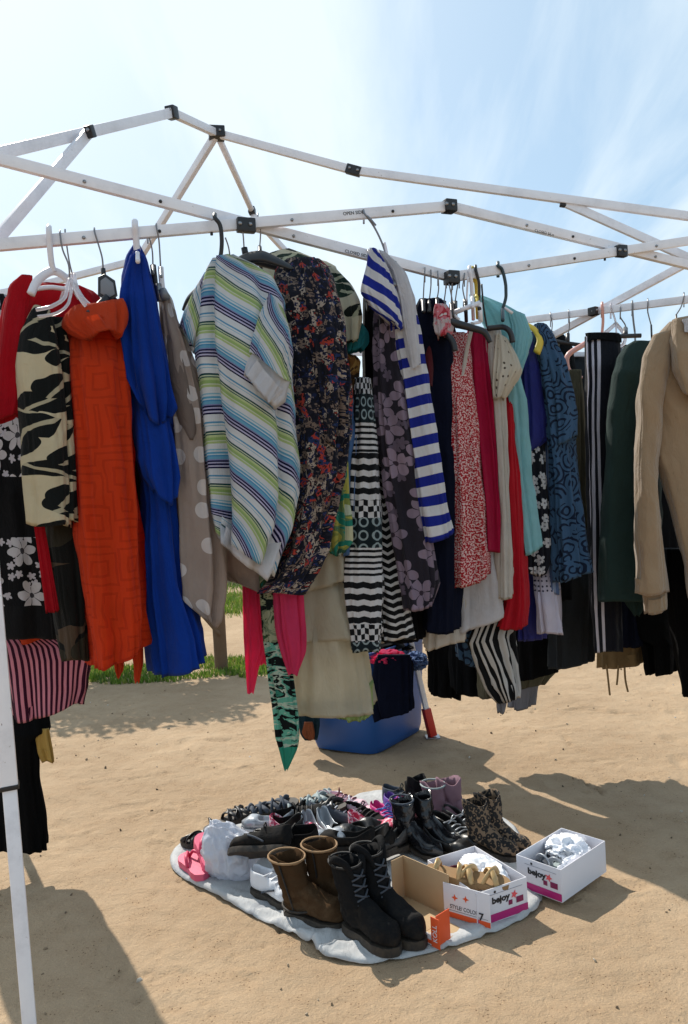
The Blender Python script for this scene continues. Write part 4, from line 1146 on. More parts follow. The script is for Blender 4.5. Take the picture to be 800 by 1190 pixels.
gar('dark_jacket', 'very dark jacket behind the paisley dress', 'jacket', 650, .2, m_black2,
    [(386, 632, 652), (400, 630, 664), (460, 634, 674), (560, 640, 684), (640, 644, 690), (735, 644, 690)], Y=4.1, fold=.012)
gar('olive_trousers', 'olive trousers clipped to the pink hanger', 'trousers', 668, .14, m_olive,
    [(430, 662, 676), (470, 658, 678), (540, 655, 682), (620, 656, 684)], Y=3.2, fold=.01)
gar('striped_track_trousers', 'navy track trousers with three white side stripes on a black clip hanger', 'trousers', 700, .2, m_track,
    [(392, 680, 720), (420, 680, 722), (500, 682, 716), (600, 684, 720), (665, 684, 722), (758, 688, 724)], Y=3.05, fold=.008,
    parts=[('waistband', m_black2, [(388, 680, 720), (398, 680, 722)], -.004, .2, dict(fold=.003, inner=False))])
gar('green_jacket', 'dark green jacket with a rounded shoulder beside the beige hoodie', 'jacket', 722, .3, m_green,
    [(398, 736, 756), (404, 726, 764), (418, 718, 768), (450, 710, 770), (520, 705, 770), (600, 698, 770), (660, 695, 770), (694, 700, 770, 700)], Y=2.95, fold=.02, ks=(2, 4), ridge=.12, wr=.012,
    parts=[('tail', m_green, [(680, 726, 752), (700, 728, 750), (716, 738, 744)], .05, .1, dict(fold=.01))])
gar('beige_hoodie', 'thick beige fleece hoodie with ribbed cuff at the right edge', 'hoodie', 780, .34, m_beige,
    [(376, 776, 830), (388, 764, 850), (410, 758, 862), (470, 757, 870), (530, 758, 872), (552, 766, 874), (600, 781, 874), (650, 790, 874), (700, 799, 874), (742, 808, 874)], Y=2.8, fold=.02, wr=.012, ridge=.12, ks=(2, 3, 5),
    parts=[('sleeve', m_beige, [(758, 390, 785, 384), (746, 415, 780, 415), (740, 450, 776, 450), (739, 540, 765, 540), (740, 620, 769, 620), (741, 692, 777, 690)], -.12, .16, dict(fold=.016, ks=(2, 3), wr=.014, ridge=.1)),
           ('cuff', m_beige, [(745, 689, 775, 687), (747, 702, 775, 700), (749, 716, 774, 711)], -.12, .13, dict(fold=.003, inner=True)),
           ('hood', m_beige, [(782, 372, 815, 366), (780, 400, 830, 396), (783, 430, 836, 440), (794, 458, 834, 470)], -.16, .16, dict(fold=.012, wr=.012, ridge=.15)),
           ('neckline', m_white, [(792, 372, 822, 366), (796, 388, 830, 384)], -.21, .1, dict(fold=.004, inner=False))])
gar('black_slacks', 'black slacks hanging below the beige hoodie at the right edge', 'slacks', 800, .2, m_black,
    [(640, 776, 870), (700, 778, 870), (740, 782, 870), (792, 812, 870, 812)], Y=2.95, fold=.01)
gar('black_skirt', 'wide black skirt behind the royal blue skirt', 'skirt', 625, .26, m_black,
    [(630, 598, 655), (700, 599, 655), (603, 792, 650, 782)], Y=3.7, fold=.014)
gar('charcoal_trousers', 'charcoal trousers left of the white stripes', 'trousers', 662, .24, m_charcoal,
    [(620, 640, 694), (700, 641, 692), (641, 779, 690, 770)], Y=3.5, fold=.014, ks=(3, 6))
gar('black_trousers', 'wide black trousers below the green jacket', 'trousers', 745, .3, m_black,
    [(640, 712, 792), (700, 714, 792), (740, 716, 792), (746, 750, 790, 750), (750, 788, 789, 780)], Y=3.3, fold=.012)
gar('dark_navy_skirt', 'dark navy skirt between the three stripes and the tan shorts', 'skirt', 715, .2, m_navy,
    [(640, 696, 740), (700, 700, 745), (752, 704, 746)], Y=3.25, fold=.01)
ts = gar('tan_shorts', 'tan canvas shorts with dangling drawstrings', 'shorts', 722, .2, m_tan,
    [(735, 694, 748), (752, 695, 748), (697, 778, 748, 772)], Y=3.4, fold=.012)
ysh = 3.4
for P in ([(705, 772), (707, 790), (709, 808)], [(719, 772), (718, 786), (717, 796)], [(726, 774), (727, 790), (730, 804)]):
    s_ = tube('drawstring', [at(x, y, ysh-.1)-ts.location for x, y in P], .004, m_tan, ts, 6)
gar('zebra_scarf', 'zebra print scarf gathered to a knot below the scarlet dress', 'scarf', 578, .1, m_zebra,
    [(700, 560, 600), (726, 553, 598), (544, 748, 596, 738), (556, 775, 602, 765), (568, 802, 606, 795), (579, 818, 604, 812)], dy=.08, fold=.016, ks=(4, 7), wr=.008,
    parts=[('grey_tip', m_grey, [(808, 578, 590), (820, 577, 588), (829, 579, 586)], 0, .03, dict(fold=.003))])
for nm, lab, cat, mt, rows, Y in (
    ('black_skirt', 'black skirt with uneven hem at the right of the blue bin', 'skirt', m_black, [(400, 480, 534), (560, 484, 534), (640, 486, 534), (720, 498, 534), (500, 806, 532, 814)], 'r'),
    ('black_skirt', 'black skirt hem directly left of the zebra scarf', 'skirt', m_black2, [(400, 520, 572), (560, 520, 572), (640, 520, 570), (720, 524, 568), (528, 804, 564, 812)], 'r'),
    ('denim_skirt', 'dark denim blue skirt hem above the black skirts', 'skirt', m_paisley, [(660, 532, 562), (720, 532, 562), (534, 768, 560, 776)], 2.75),
    ('olive_skirt', 'olive brown skirt hem beside the zebra scarf', 'skirt', m_olive, [(400, 552, 600), (600, 552, 600), (700, 552, 590), (760, 556, 584), (560, 812, 584, 814)], 'r'),
    ('grey_towel', 'light grey towel hem right of the zebra scarf', 'towel', m_grey, [(740, 592, 626), (790, 594, 624), (595, 825, 621, 822)], 'r'),
    ('brown_skirt', 'dark brown skirt hem above the grey towel', 'skirt', m_olive, [(400, 590, 650), (600, 596, 650), (720, 600, 648), (780, 602, 648), (604, 800, 634, 796)], 'r'),
    ('filler_black_coat', 'long black coat added to fill the shaded gap between the black dress and the blue striped top', 'coat', m_black, [(380, 460, 492), (480, 470, 500), (600, 476, 506), (735, 482, 508)], 2.72),  # dark garments added to fill the shaded gaps between the clothes
    ('filler_dress', 'dark dress added to fill the shaded gap between crimson top and scarlet dress', 'dress', m_navy, [(395, 520, 600), (500, 524, 604), (640, 528, 606), (740, 534, 606)], 2.95),
    ('filler_cardigan', 'dark cardigan added to fill the shaded gap behind the royal blue blouse', 'cardigan', m_black2, [(410, 604, 640), (500, 606, 650), (600, 608, 660), (700, 606, 660)], 3.25),
    ('filler_dark_coat', 'dark coat added to fill the shaded gap and cast shadow, behind the green jacket and track trousers', 'coat', m_black2, [(402, 690, 760), (430, 682, 780), (520, 676, 790), (640, 672, 792), (735, 676, 792)], 3.8),  # added filler, set back so it also throws shadow to the right
    ('shadow_coat', 'black long coat added at the back to cast shadow, above the zebra scarf', 'coat', m_black, [(412, 520, 566), (500, 516, 570), (640, 520, 574), (520, 772, 570, 766)], 4.55),  # row of added coats, mostly hidden, casting the right-hand ground shadow
    ('shadow_coat', 'black long coat added at the back to cast shadow, behind the scarlet dress', 'coat', m_black2, [(412, 570, 612), (500, 566, 618), (640, 568, 618), (572, 728, 614, 736)], 4.55),
    ('shadow_coat', 'dark navy long coat added at the back to cast shadow, behind the royal blue blouse', 'coat', m_navy, [(412, 612, 656), (500, 610, 662), (640, 612, 664), (616, 742, 660, 730)], 4.5),
    ('shadow_coat', 'charcoal long coat added at the back to cast shadow, behind the olive trousers', 'coat', m_charcoal, [(412, 660, 700), (500, 656, 706), (640, 660, 706), (664, 736, 700, 742)], 4.4),
    ('shadow_coat', 'black long coat added at the back to cast shadow, behind the green jacket', 'coat', m_black, [(412, 704, 744), (500, 700, 748), (640, 700, 750), (706, 732, 748, 726)], 4.3),
    ('shadow_coat', 'long black coat added at the very back to cast shadow, behind the tribal dress', 'coat', m_black2, [(395, 428, 492), (500, 430, 494), (640, 440, 494), (738, 446, 494)], 4.5),  # added hidden coat that widens the shadow on the right
    ('shadow_coat', 'dark coat added to cast shadow, deep behind the white flowered dress at the left edge', 'coat', m_black2, [(430, -60, 40), (600, -66, 44), (700, -66, 50), (822, -66, 56)], 3.65),  # added hidden coat that fills out the lower-left shadow
    ('filler_blouse', 'dark blouse added to fill the shaded gap between orange and blue dresses', 'blouse', m_black2, [(400, 126, 168), (480, 132, 172), (600, 140, 178), (690, 146, 178)], 2.4),  # dark filler added where the gap between the dresses lies in shade
    ('black_dress', 'black dress added to fill the shaded gap between leaf shirt and orange dress', 'dress', m_black2, [(390, 56, 94), (480, 62, 96), (600, 70, 104), (720, 78, 110)], 2.35),  # dark filler added for the shaded gap beside the orange dress
):
    gar(nm, lab, cat, 0, .2, mt, rows, Y=(Yr((rows[0][1]+rows[0][2])/2)+.1 if Y == 'r' else Y), fold=.014, hem=.006)
# ================================================================== hangers
M_CLEAR = NT('clear_plastic'); 
_p = M_CLEAR.bsdf((232, 226, 230), .12, 0, None, Transmission_Weight=.55, IOR=1.3); M_CLEAR = M_CLEAR.done(_p)
M_WHITEP = plain('white_plastic', (222, 220, 226), .35)
M_GREYP = plain('grey_plastic', (120, 124, 130), .4)
M_PINKP = plain('pink_plastic', (222, 160, 146), .35)
M_TEALP = plain('dark_teal_plastic', (24, 52, 62), .35)
M_YELP = plain('yellow_foam', (206, 178, 60), .6)
WIRE = plain('wire', (126, 126, 130), .35, .8)
GH = 'clothes hangers on the canopy frame'
def hanger(label, hook, Y, mat, r=.0022, arms=(), arm_mat=None, arm_r=.006, extra=None, over=True, span=.1, hidden=True):
    """hook: pixel path from the bar top down to the neck; the wire first loops over the bar from behind"""
    e = empty('clothes_hanger', (0, 0, 0), label, 'hanger', GH)
    pts = []
    x0, y0 = hook[0]
    if over:
        pts += [at(x0, y0+13, Y+.03), at(x0, y0+3, Y+.031), at(x0, y0-4, Y+.008)]
    pts += [at(x, y, Y-(.018 if i == 0 and over else .02-.02*i/max(1, len(hook)-1))) for i, (x, y) in enumerate(hook)]
    tube('hook', pts, r, mat, e, 8)
    am = arm_mat or mat
    nx, ny = hook[-1]
    if hidden:
        c = at(nx, ny, Y); v = Vector((c.x, c.y, 0)).normalized()
        tube('shoulder_bar', [c-v*span+Vector((0, 0, -.05)), c-v*span*.5+Vector((0, 0, -.018)), c, c+v*span*.5+Vector((0, 0, -.018)), c+v*span+Vector((0, 0, -.05))], arm_r, am, e, 8)
    for a in arms:
        k = dict(a[3]) if len(a) > 3 else {}
        tube(a[0], [at(x, y, Y+d) for x, y, d in a[1]], a[2], k.get('mat', am), e, 10, smooth_pts=k.get('smooth', True), flat=k.get('flat', 1.0))
    settle(e); return e
def hookY(px): return Yn(px)
hanger('wide white plastic hanger carrying the red blouse', [(57, 268), (58, 285), (60, 305), (63, 316)], Yn(57), M_WHITEP, .0075, [('shoulder', [(36, 342, -.05), (45, 325, -.03), (62, 315, 0), (80, 326, .03), (94, 346, .05)], .011, dict(flat=.6)), ('crossbar', [(40, 336, -.04), (62, 334, 0), (88, 338, .04)], .006)], hidden=False)
hanger('clear plastic hanger with a wire hook at the collar of the cream leaf shirt', [(70, 272), (73, 290), (80, 308), (81, 325)], Yn(72), WIRE, .0022, [('shoulder', [(81, 324, -.06), (76, 345, -.1), (60, 356, -.13), (42, 360, -.14)], .0048), ('shoulder', [(82, 324, -.06), (92, 345, -.08), (100, 356, -.08)], .0045), ('crossbar', [(44, 368, -.14), (66, 364, -.13), (80, 352, -.1), (84, 330, -.06)], .004)], M_CLEAR, hidden=False)
hanger('second clear plastic hanger leaning against the orange cowl', [(76, 271), (80, 300), (84, 318)], Yn(77)+.05, WIRE, .002, [('shoulder', [(86, 318, 0), (92, 340, -.05), (106, 356, -.09)], .0045), ('shoulder', [(84, 318, 0), (74, 340, -.02), (70, 352, -.04)], .0045)], M_CLEAR, hidden=False)
def plate(name, pts, Y, th, mat, parent):
    bm = bmesh.new(); fr = [bm.verts.new(at(x, y, Y)) for x, y in pts]; bk = [bm.verts.new(at(x, y, Y+th)) for x, y in pts]
    bm.faces.new(fr); bm.faces.new(bk[::-1]); n = len(pts)
    for i in range(n): bm.faces.new((fr[i], fr[(i+1) % n], bk[(i+1) % n], bk[i]))
    bevel(bm, .002); return flat_shade(from_bm(name, bm, mat, parent))
h = hanger('black clip hanger with a grey square clip above the orange dress', [(110, 269), (114, 282), (119, 300), (120, 316)], Yn(112), WIRE, .0022, [('stem', [(120, 312, 0), (121, 322, 0)], .006, dict(mat=BLACKP)), ('shoulder', [(126, 346, -.04), (116, 356, -.06), (104, 366, -.1)], .012, dict(mat=BLACKP, flat=.6)), ('shoulder', [(128, 346, 0), (134, 352, .03), (139, 362, .06)], .011, dict(mat=BLACKP, flat=.6))], BLACKP, hidden=False)
loc = h.location.copy()
for nm, pts, d, mt in (('clip', [(114, 322), (122, 318), (134, 326), (137, 344), (128, 350), (114, 344)], -.03, BLACKP), ('clip_pad', [(117, 326), (123, 322), (132, 329), (134, 342), (127, 346), (117, 341)], -.034, M_GREYP)):
    o = plate(nm, pts, Yn(112)+d, .02 if nm == 'clip' else .004, mt, h); o.location = -loc
hanger('flat white plastic hanger at the top of the blue dress', [(157, 262), (158, 275), (160, 295)], Yn(158), M_WHITEP, .009, span=.1)
hanger('wire hanger with a slim black clip beside the blue dress', [(172, 270), (177, 290), (178, 310)], Yn(173)+.02, WIRE, .002, [('clip', [(178, 308, 0), (180, 325, 0), (182, 345, -.01)], .008, dict(mat=BLACKP)), ('clip', [(184, 330, -.03), (186, 350, -.03)], .009, dict(mat=STEEL))], BLACKP, arm_r=.004)
hanger('wire hanger with a long grey clip above the polka dot top', [(182, 264), (185, 280), (187, 312)], Yn(183), WIRE, .0022, [('clip', [(187, 310, -.01), (188, 326, -.01), (190, 342, -.01)], .0085, dict(mat=M_WHITEP, flat=.6)), ('clip', [(189, 338, -.02), (193, 346, -.03)], .012, dict(mat=M_GREYP))], M_GREYP, arm_r=.004)
hanger('thick black plastic hanger at the neck of the striped tee', [(250, 253), (256, 262), (258, 280), (256, 300), (250, 312)], Yn(252)-.03, BLACKP, .0058, [('shoulder', [(252, 312, 0), (236, 330, .04), (220, 346, .1), (214, 360, .12)], .013, dict(flat=.5)), ('shoulder', [(252, 312, 0), (280, 322, .02), (305, 330, .04)], .01)], BLACKP, hidden=False)
hanger('wire hanger with a small black clip behind the striped tee', [(262, 276), (266, 288), (268, 304)], Yn(262), WIRE, .002, [('clip', [(268, 302, 0), (269, 312, 0)], .007, dict(mat=BLACKP))], BLACKP, over=False)
h2 = hanger('broad black plastic hanger right of the striped tee', [(281, 258), (283, 275), (284, 292)], Yn(282), WIRE, .0022, [('neck', [(284, 288, 0), (286, 298, 0)], .009, dict(mat=BLACKP)), ('shoulder', [(276, 306, -.06), (288, 300, -.05), (304, 298, -.05), (322, 304, -.04), (340, 312, -.03)], [.018, .022, .024, .018, .008], dict(mat=BLACKP, flat=.45)), ('shoulder', [(288, 302, 0), (300, 304, .04), (330, 312, .08)], .012, dict(mat=BLACKP))], BLACKP, hidden=False)
hanger('second wire hanger at the dark floral blouse', [(300, 252), (303, 268), (302, 288)], Yn(300)+.03, WIRE, .002, arm_mat=BLACKP)
hanger('long grey wire hanger hooked on the upper bar over the blue striped top', [(423, 247), (434, 262), (444, 282), (452, 306), (458, 322)], Yn(425), WIRE, .003, [('clip', [(447, 282, -.01), (450, 296, -.01), (448, 304, -.01)], .004, dict(mat=M_WHITEP)), ('hook_end', [(427, 251, -.02), (432, 256, -.022), (437, 262, -.022)], .003)])
hanger('short wire hanger behind the blue striped top', [(428, 294), (427, 312), (427, 340)], Yn(428), WIRE, .002)
for k, (a, b, c, lab) in enumerate(((494, 315, (493, 330, 492, 350), 'wire hanger furthest left in the row above the navy dress'), (501, 317, (501, 332, 499, 350), 'second wire hanger from the left above the navy dress'),
        (509, 319, (510, 335, 508, 348), 'third wire hanger from the left, above the pink printed top'), (519, 322, (518, 338, 516, 352), 'wire hanger just left of the black middle joint'),
        (526, 324, (525, 340, 525, 354), 'wire hanger directly under the black middle joint'), (534, 322, (531, 338, 529, 352), 'wire hanger just right of the black middle joint'), (540, 320, (538, 335, 541, 350), 'wire hanger beside the thick white hook near the middle joint'))):
    hanger(lab, [(a, b), (c[0], c[1]), (c[2], c[3])], Yn(a)+(.02 if k % 2 else 0), WIRE, .002, [('clip', [(c[2], c[3]-2, 0), (c[2], c[3]+8, 0)], .008, dict(mat=BLACKP))], BLACKP, span=.07)
hanger('thick white plastic hanger at the right of the middle joint', [(546, 314), (548, 328), (549, 346)], Yn(546), M_WHITEP, .006, span=.09)
hanger('black plastic hanger beside the yellow hook', [(553, 313), (557, 330), (557, 348)], Yn(553), BLACKP, .0048, span=.09)
hanger('yellow foam hanger holding the royal blue blouse', [(549, 315), (553, 328), (554, 344)], Yn(550)+.03, M_YELP, .006, [('shoulder', [(612, 378, .2), (622, 384, .2), (628, 396, .18), (624, 410, .16)], .014, dict(flat=.5))])
hanger('dark teal plastic hanger hooked alone on the bar above the aqua blouse', [(579, 309), (584, 314), (588, 332), (588, 346), (584, 360)], Yn(580), M_TEALP, .0055, [('clip', [(584, 356, 0), (596, 364, 0)], .005, dict(mat=M_WHITEP))], M_TEALP, span=.08)
cb = hanger('black clip hanger with a long bar over the red speckled dress', [(522, 330), (526, 350), (528, 370)], Yn(522)-.06, WIRE, .002, [('bar', [(512, 371, -.04), (530, 376, -.05), (548, 381, -.06), (563, 386, -.07), (570, 398, -.07)], [.012, .013, .011, .01, .007], dict(mat=BLACKP)), ('bar', [(506, 376, -.03), (516, 386, -.06), (526, 396, -.08), (529, 408, -.08)], .009, dict(mat=BLACKP))], BLACKP, hidden=False, over=False)
hanger('black plastic hanger end over the lace blouse', [(560, 330), (562, 355), (566, 380)], Yn(560)+.05, BLACKP, .003, [('shoulder', [(566, 382, -.06), (584, 380, -.07), (593, 386, -.08), (596, 398, -.08)], .009, dict(mat=BLACKP))], BLACKP, hidden=False, over=False)
wc = hanger('white plastic trouser hanger with a rectangular frame left of the aqua blouse', [(544, 322), (543, 340), (542, 356)], Yn(544)-.02, M_WHITEP, .003, [('frame', [(526, 364, -.05), (558, 352, -.05)], .008, dict(smooth=False)), ('frame', [(558, 352, -.05), (559, 374, -.05)], .007, dict(smooth=False)), ('frame', [(559, 374, -.05), (530, 380, -.05)], .005, dict(smooth=False)), ('frame', [(526, 364, -.05), (534, 372, -.05)], .005, dict(smooth=False))], M_WHITEP, hidden=False, over=False)
# right side bar
def RY(px, py): return on_line(px, py, R_(800, 348), R_(610, 372))
for lab, hk, mt, r, arms in (
    ('wire hanger with a black bar above the dark jacket, leftmost on the far right bar', [(640, 367), (642, 376), (641, 388)], WIRE, .0025, ()),
    ('wire hanger holding a straight black trouser bar above the pink hanger', [(661, 364), (662, 378), (660, 392)], WIRE, .0025, [('bar', [(630, 394, -.1), (660, 399, -.1), (690, 403, -.1)], .009, dict(mat=BLACKP, smooth=False)), ('stem', [(660, 388, -.08), (660, 398, -.1)], .009, dict(mat=BLACKP))]),
    ('pink plastic hanger at the olive trousers', [(700, 356), (701, 372), (700, 386)], M_PINKP, .006, [('shoulder', [(692, 392, -.1), (676, 402, -.14), (661, 412, -.16), (659, 424, -.16), (664, 434, -.16), (676, 440, -.16)], .011)]),
    ('wire hanger with a black trouser bar over the striped track trousers', [(721, 358), (721, 368), (727, 378), (727, 386)], WIRE, .0028, [('bar', [(688, 390, -.28), (715, 391, -.28), (745, 390, -.28)], .009, dict(mat=BLACKP, smooth=False)), ('stem', [(727, 382, -.1), (727, 390, -.26)], .01, dict(mat=BLACKP))]),
    ('grey plastic hanger inside the dark green jacket', [(735, 354), (736, 370), (738, 386)], M_GREYP, .004, [('shoulder', [(690, 432, -.3), (706, 422, -.3), (722, 408, -.3), (740, 402, -.3), (765, 396, -.3)], .009)]),
    ('wire hanger left of the beige hoodie', [(753, 351), (753, 362), (757, 378)], WIRE, .0025, ()),
    ('wire hanger at the neck of the beige hoodie', [(795, 344), (792, 356), (786, 366)], WIRE, .0025, ()),
    ('clear plastic hanger between the track trousers and the green jacket', [(710, 357), (714, 368), (716, 376)], M_CLEAR, .004, [('shoulder', [(716, 376, 0), (702, 388, -.02), (694, 392, -.02)], .008), ('shoulder', [(716, 376, 0), (726, 390, .02), (722, 402, .02), (704, 398, 0)], .008)])):
    hanger(lab, hk, RY(hk[0][0], 350)-.0, mt, r, arms, span=.05, arm_r=.004, arm_mat=(mt if mt != WIRE else BLACKP), hidden=('bar' not in [a[0] for a in arms]))

# ================================================================== blue bin and what lies on it
def dirn(a, b): d = Vector((b.x-a.x, b.y-a.y, 0)); return d.normalized(), d.length
t = NT('blue_plastic'); o_ = t.obj()
c = t.mix(t.m('MULTIPLY', t.noise(o_, 6, 5), .3), (26, 82, 148), (18, 54, 104))
BLUEP = t.done(t.bsdf(c, .42, 0, t.bump(t.noise(o_, 60, 3), .1, .003)))
pA, pB, pC = G(438, 883), G(352, 872), G(503, 846)
ua, la = dirn(pA, pB); ub, lb = dirn(pA, pC)
binr = empty('storage_bin', ((pB.x+pC.x)/2, (pB.y+pC.y)/2, 0), 'large blue plastic storage bin full of clothes under the hanging clothes', 'storage bin')
B0 = Vector(binr.location)
bm = bmesh.new(); rings = []
ctr = (pB+pC)/2; Hb = .60
nb = ua.cross(Vector((0, 0, 1)))
def bin_ring(s, z, n=48):
    out = []
    for i in range(n):
        a = 2*PI*i/n; cx, sx = math.cos(a), math.sin(a)
        e = .28
        u = math.copysign(abs(cx)**e, cx); v = math.copysign(abs(sx)**e, sx)
        p = Vector((ctr.x, ctr.y, z))+ua*(u*la/2*s)+ub*(v*lb/2*s)-B0
        out.append(bm.verts.new(p))
    return out
for s, z in ((.80, .0), (.86, .008), (.9, .05), (.95, .3), (1.0, Hb-.05), (1.03, Hb-.045), (1.035, Hb), (1.0, Hb), (.97, Hb-.04), (.92, .3), (.85, .05), (.5, .04)): rings.append(bin_ring(s, z))
for a, b in zip(rings, rings[1:]):
    for k in range(48): bm.faces.new((a[k], a[(k+1) % 48], b[(k+1) % 48], b[k]))
bm.faces.new(rings[0]); bm.faces.new(rings[-1])
flat_shade(from_bm('tub', bm, BLUEP, binr), 50)
yb = (pA.y+pC.y)/2
def cl(name, label, c, size, mat, seed, **kw):
    o = crumple(name, c, size, mat, None, seed, **kw); tag(o, label, 'clothing', 'clothes piled in the blue bin')
    return rebase(o)
cl('folded_clothes', 'dark clothes heaped in the blue bin', (ctr.x, ctr.y, Hb-.03), (.56, .5, .2), m_black2, 3, amp=.3, freq=2.4)
p = at(450, 765, pA.y+.05); cl('pink_shirt', 'bright pink top lying on the clothes in the blue bin', p, (.2, .18, .09), m_pink, 5, amp=.5, freq=3)
p = at(468, 772, pA.y+.1); cl('purple_shirt', 'small purple top beside the pink one in the blue bin', p, (.12, .16, .06), C('purple_cotton', P_plain((92, 40, 130))), 8, amp=.5)
p = at(484, 768, pA.y+.15); cl('striped_cloth', 'blue and white striped cloth at the right rim of the blue bin', p, (.13, .2, .1), m_bluegrey, 9, amp=.4)
gar('draped_jeans', 'dark navy trousers folded over the front rim of the blue bin', 'trousers', 0, .09, m_navy, [(762, 440, 476), (772, 436, 480), (790, 434, 481), (815, 433, 480), (438, 839, 479, 826)], Y=pA.y-.02, fold=.012)
gar('draped_cloth', 'dark teal cloth hanging over the left rim of the blue bin', 'cloth', 0, .08, C('dark_teal_cotton', P_plain((24, 52, 62)), .08), [(800, 348, 374), (832, 346, 372), (852, 350, 370), (860, 356, 368)], Y=pB.y-.12, fold=.01)
gar('rust_cloth', 'small rust coloured corner of cloth at the left foot of the blue bin', 'cloth', 0, .05, C('rust_cotton', P_plain((150, 84, 52)), .1), [(840, 354, 364), (852, 352, 366), (860, 357, 365)], Y=pB.y-.2, fold=.006)

# ================================================================== blanket
OUT = [(198, 1000), (207, 984), (232, 968), (270, 954), (330, 938), (398, 933), (420, 924), (446, 920), (478, 926), (548, 940), (590, 955), (606, 976), (600, 998), (618, 1028), (630, 1044), (622, 1062), (590, 1080), (545, 1098), (500, 1110), (440, 1121), (405, 1119), (375, 1112), (362, 1098), (330, 1084), (290, 1066), (240, 1036), (208, 1018)]
og = [G(*p) for p in OUT]
cen_b = sum(og, Vector())/len(og)
N_B = 220; og2 = []
for i in range(N_B):
    k = i/N_B*len(og); a = int(k); f = k-a
    P0, P1, P2, P3 = (og[(a+j-1) % len(og)] for j in range(4))
    og2.append(.5*((2*P1)+(-P0+P2)*f+(2*P0-5*P1+4*P2-P3)*f*f+(-P0+3*P1-3*P2+P3)*f**3))
bm = bmesh.new(); NR = 46
uvl = bm.loops.layers.uv.new('UVMap')
rings = []
for j in range(1, NR+1):
    s = j/NR; ring = []
    for i, p in enumerate(og2):
        q = cen_b+(p-cen_b)*s
        w = noise.fractal(Vector((q.x*5, q.y*5, 2)), 1, 2, 3)
        edge = smst(.55, .95, s)
        ang = math.atan2(q.y-cen_b.y, q.x-cen_b.x)
        front = smst(.0, .5, -math.sin(ang))
        fold = (1-abs(noise.noise(Vector((q.x*4+q.y*5, q.y*11-q.x*2, 7)))*2))
        z = .012+.006*w+edge*(.002+.018*front*max(0, fold-.45)+.008*max(0, fold-.5)+.010*max(0, .25-abs(noise.noise(Vector((q.x*9+q.y*3, q.y*14, 3)))))*3*front)
        if j == NR: z = max(.006+ground_z(q.x, q.y), z-.012)
        z = max(z, ground_z(q.x, q.y)+.005)
        ring.append(bm.verts.new(Vector((q.x, q.y, z))))
    rings.append(ring)
c0 = bm.verts.new(Vector((cen_b.x, cen_b.y, .014)))
for k in range(N_B): bm.faces.new((c0, rings[0][k], rings[0][(k+1) % N_B]))
for a, b in zip(rings, rings[1:]):
    for k in range(N_B): bm.faces.new((a[k], b[k], b[(k+1) % N_B], a[(k+1) % N_B]))
for f in bm.faces:
    for lp in f.loops: lp[uvl].uv = (lp.vert.co.x, lp.vert.co.y)
m_blanket = C('grey_white_blanket', P_blot([(196, 196, 196), (206, 206, 206), (188, 190, 194)], 3.5, .4), .02)
bl = from_bm('blanket', bm, m_blanket); tag(bl, 'large pale grey white blanket spread on the sand under the shoes', 'blanket')
sd = bl.modifiers.new('thick', 'SOLIDIFY'); sd.thickness = .0035; sd.offset = 0
rebase(bl)

# ================================================================== shoes
SUEDE = plain('brown_suede', (76, 57, 40), .95, dust=.22, vary=.35, bump=.5, scale=26, Specular_IOR_Level=.03)
TRIM = plain('boot_trim', (150, 120, 88), .9)
RUBB = plain('dark_rubber', (26, 24, 24), .7, dust=.22)
TANR = plain('tan_rubber', (150, 118, 80), .8)
BLK = plain('black_leather', (18, 18, 20), .38, dust=.06, vary=.3, bump=.3, scale=35)
BLKM = plain('black_suede', (17, 17, 19), .85, dust=.08, vary=.3, bump=.5, scale=30, Specular_IOR_Level=.2)
BLKS = plain('black_patent', (20, 20, 24), .22, vary=.2, bump=.2, scale=18)
PNK = plain('pink_rubber', (216, 86, 120), .5); PNKD = plain('pink_strap', (200, 54, 92), .5)
WHT = plain('white_leather', (222, 224, 230), .45, vary=.08); WHR = plain('white_rubber', (214, 214, 216), .6)
GRYB = plain('blue_grey_fabric', (60, 70, 84), .8, dust=.12, vary=.3, bump=.4); GRYL = plain('light_grey_strap', (150, 164, 166), .6, vary=.4, bump=.3)
PALEP = plain('pale_pink_mesh', (224, 186, 198), .7, vary=.2, bump=.4)
MAUVE = plain('mauve_suede', (136, 104, 116), .9, vary=.25, bump=.3)
MAG = plain('magenta_mesh', (206, 44, 130), .6, bump=.4); PURP = plain('purple_mesh', (94, 60, 150), .6, bump=.4); BLUM = plain('blue_lace', (60, 110, 190), .6)
MAR = plain('maroon_lining', (96, 30, 46), .8); GOLD = plain('gold_leather', (190, 158, 110), .4, .2); SILV = plain('silver_leather', (170, 174, 180), .3, .4)
t = NT('leopard_suede'); ob_ = t.obj()
n_ = t.new('TexVoronoi', feature='F1'); t.put(n_.inputs['Vector'], t.warp(ob_, 40, .012)); n_.inputs['Scale'].default_value = 58
d_ = n_.outputs['Distance']
ring = t.m('MULTIPLY', t.m('LESS_THAN', d_, .6), t.m('GREATER_THAN', d_, .2))
c = t.mix(ring, (112, 92, 72), (16, 14, 14))
LEO = t.done(t.bsdf(c, .85, 0, t.bump(t.noise(ob_, 120, 2), .3, .003)))
t = NT('pink_floral_canvas'); ob_ = t.obj()
c = t.ramp(t.noise(ob_, 70, 2), [(0, (196, 50, 86)), (.47, (226, 130, 150)), (.56, (236, 214, 220))])
PFLO = t.done(t.bsdf(c, .7))
GS = 'shoes laid out on the blanket'
S = put_shoe
S('left brown suede boot of the pair at the front, nearer the white sneaker', 366, 1069, -30, 'boot', L=.245, W=.098, mats=(SUEDE, RUBB), group=GS, shaft=.165, shaft_r=(.054, .066), lean=-.3, collar=.08, toe=.07, seam=RUBB, strap=[(1.0, TRIM), (.02, RUBB)], cat='boot')
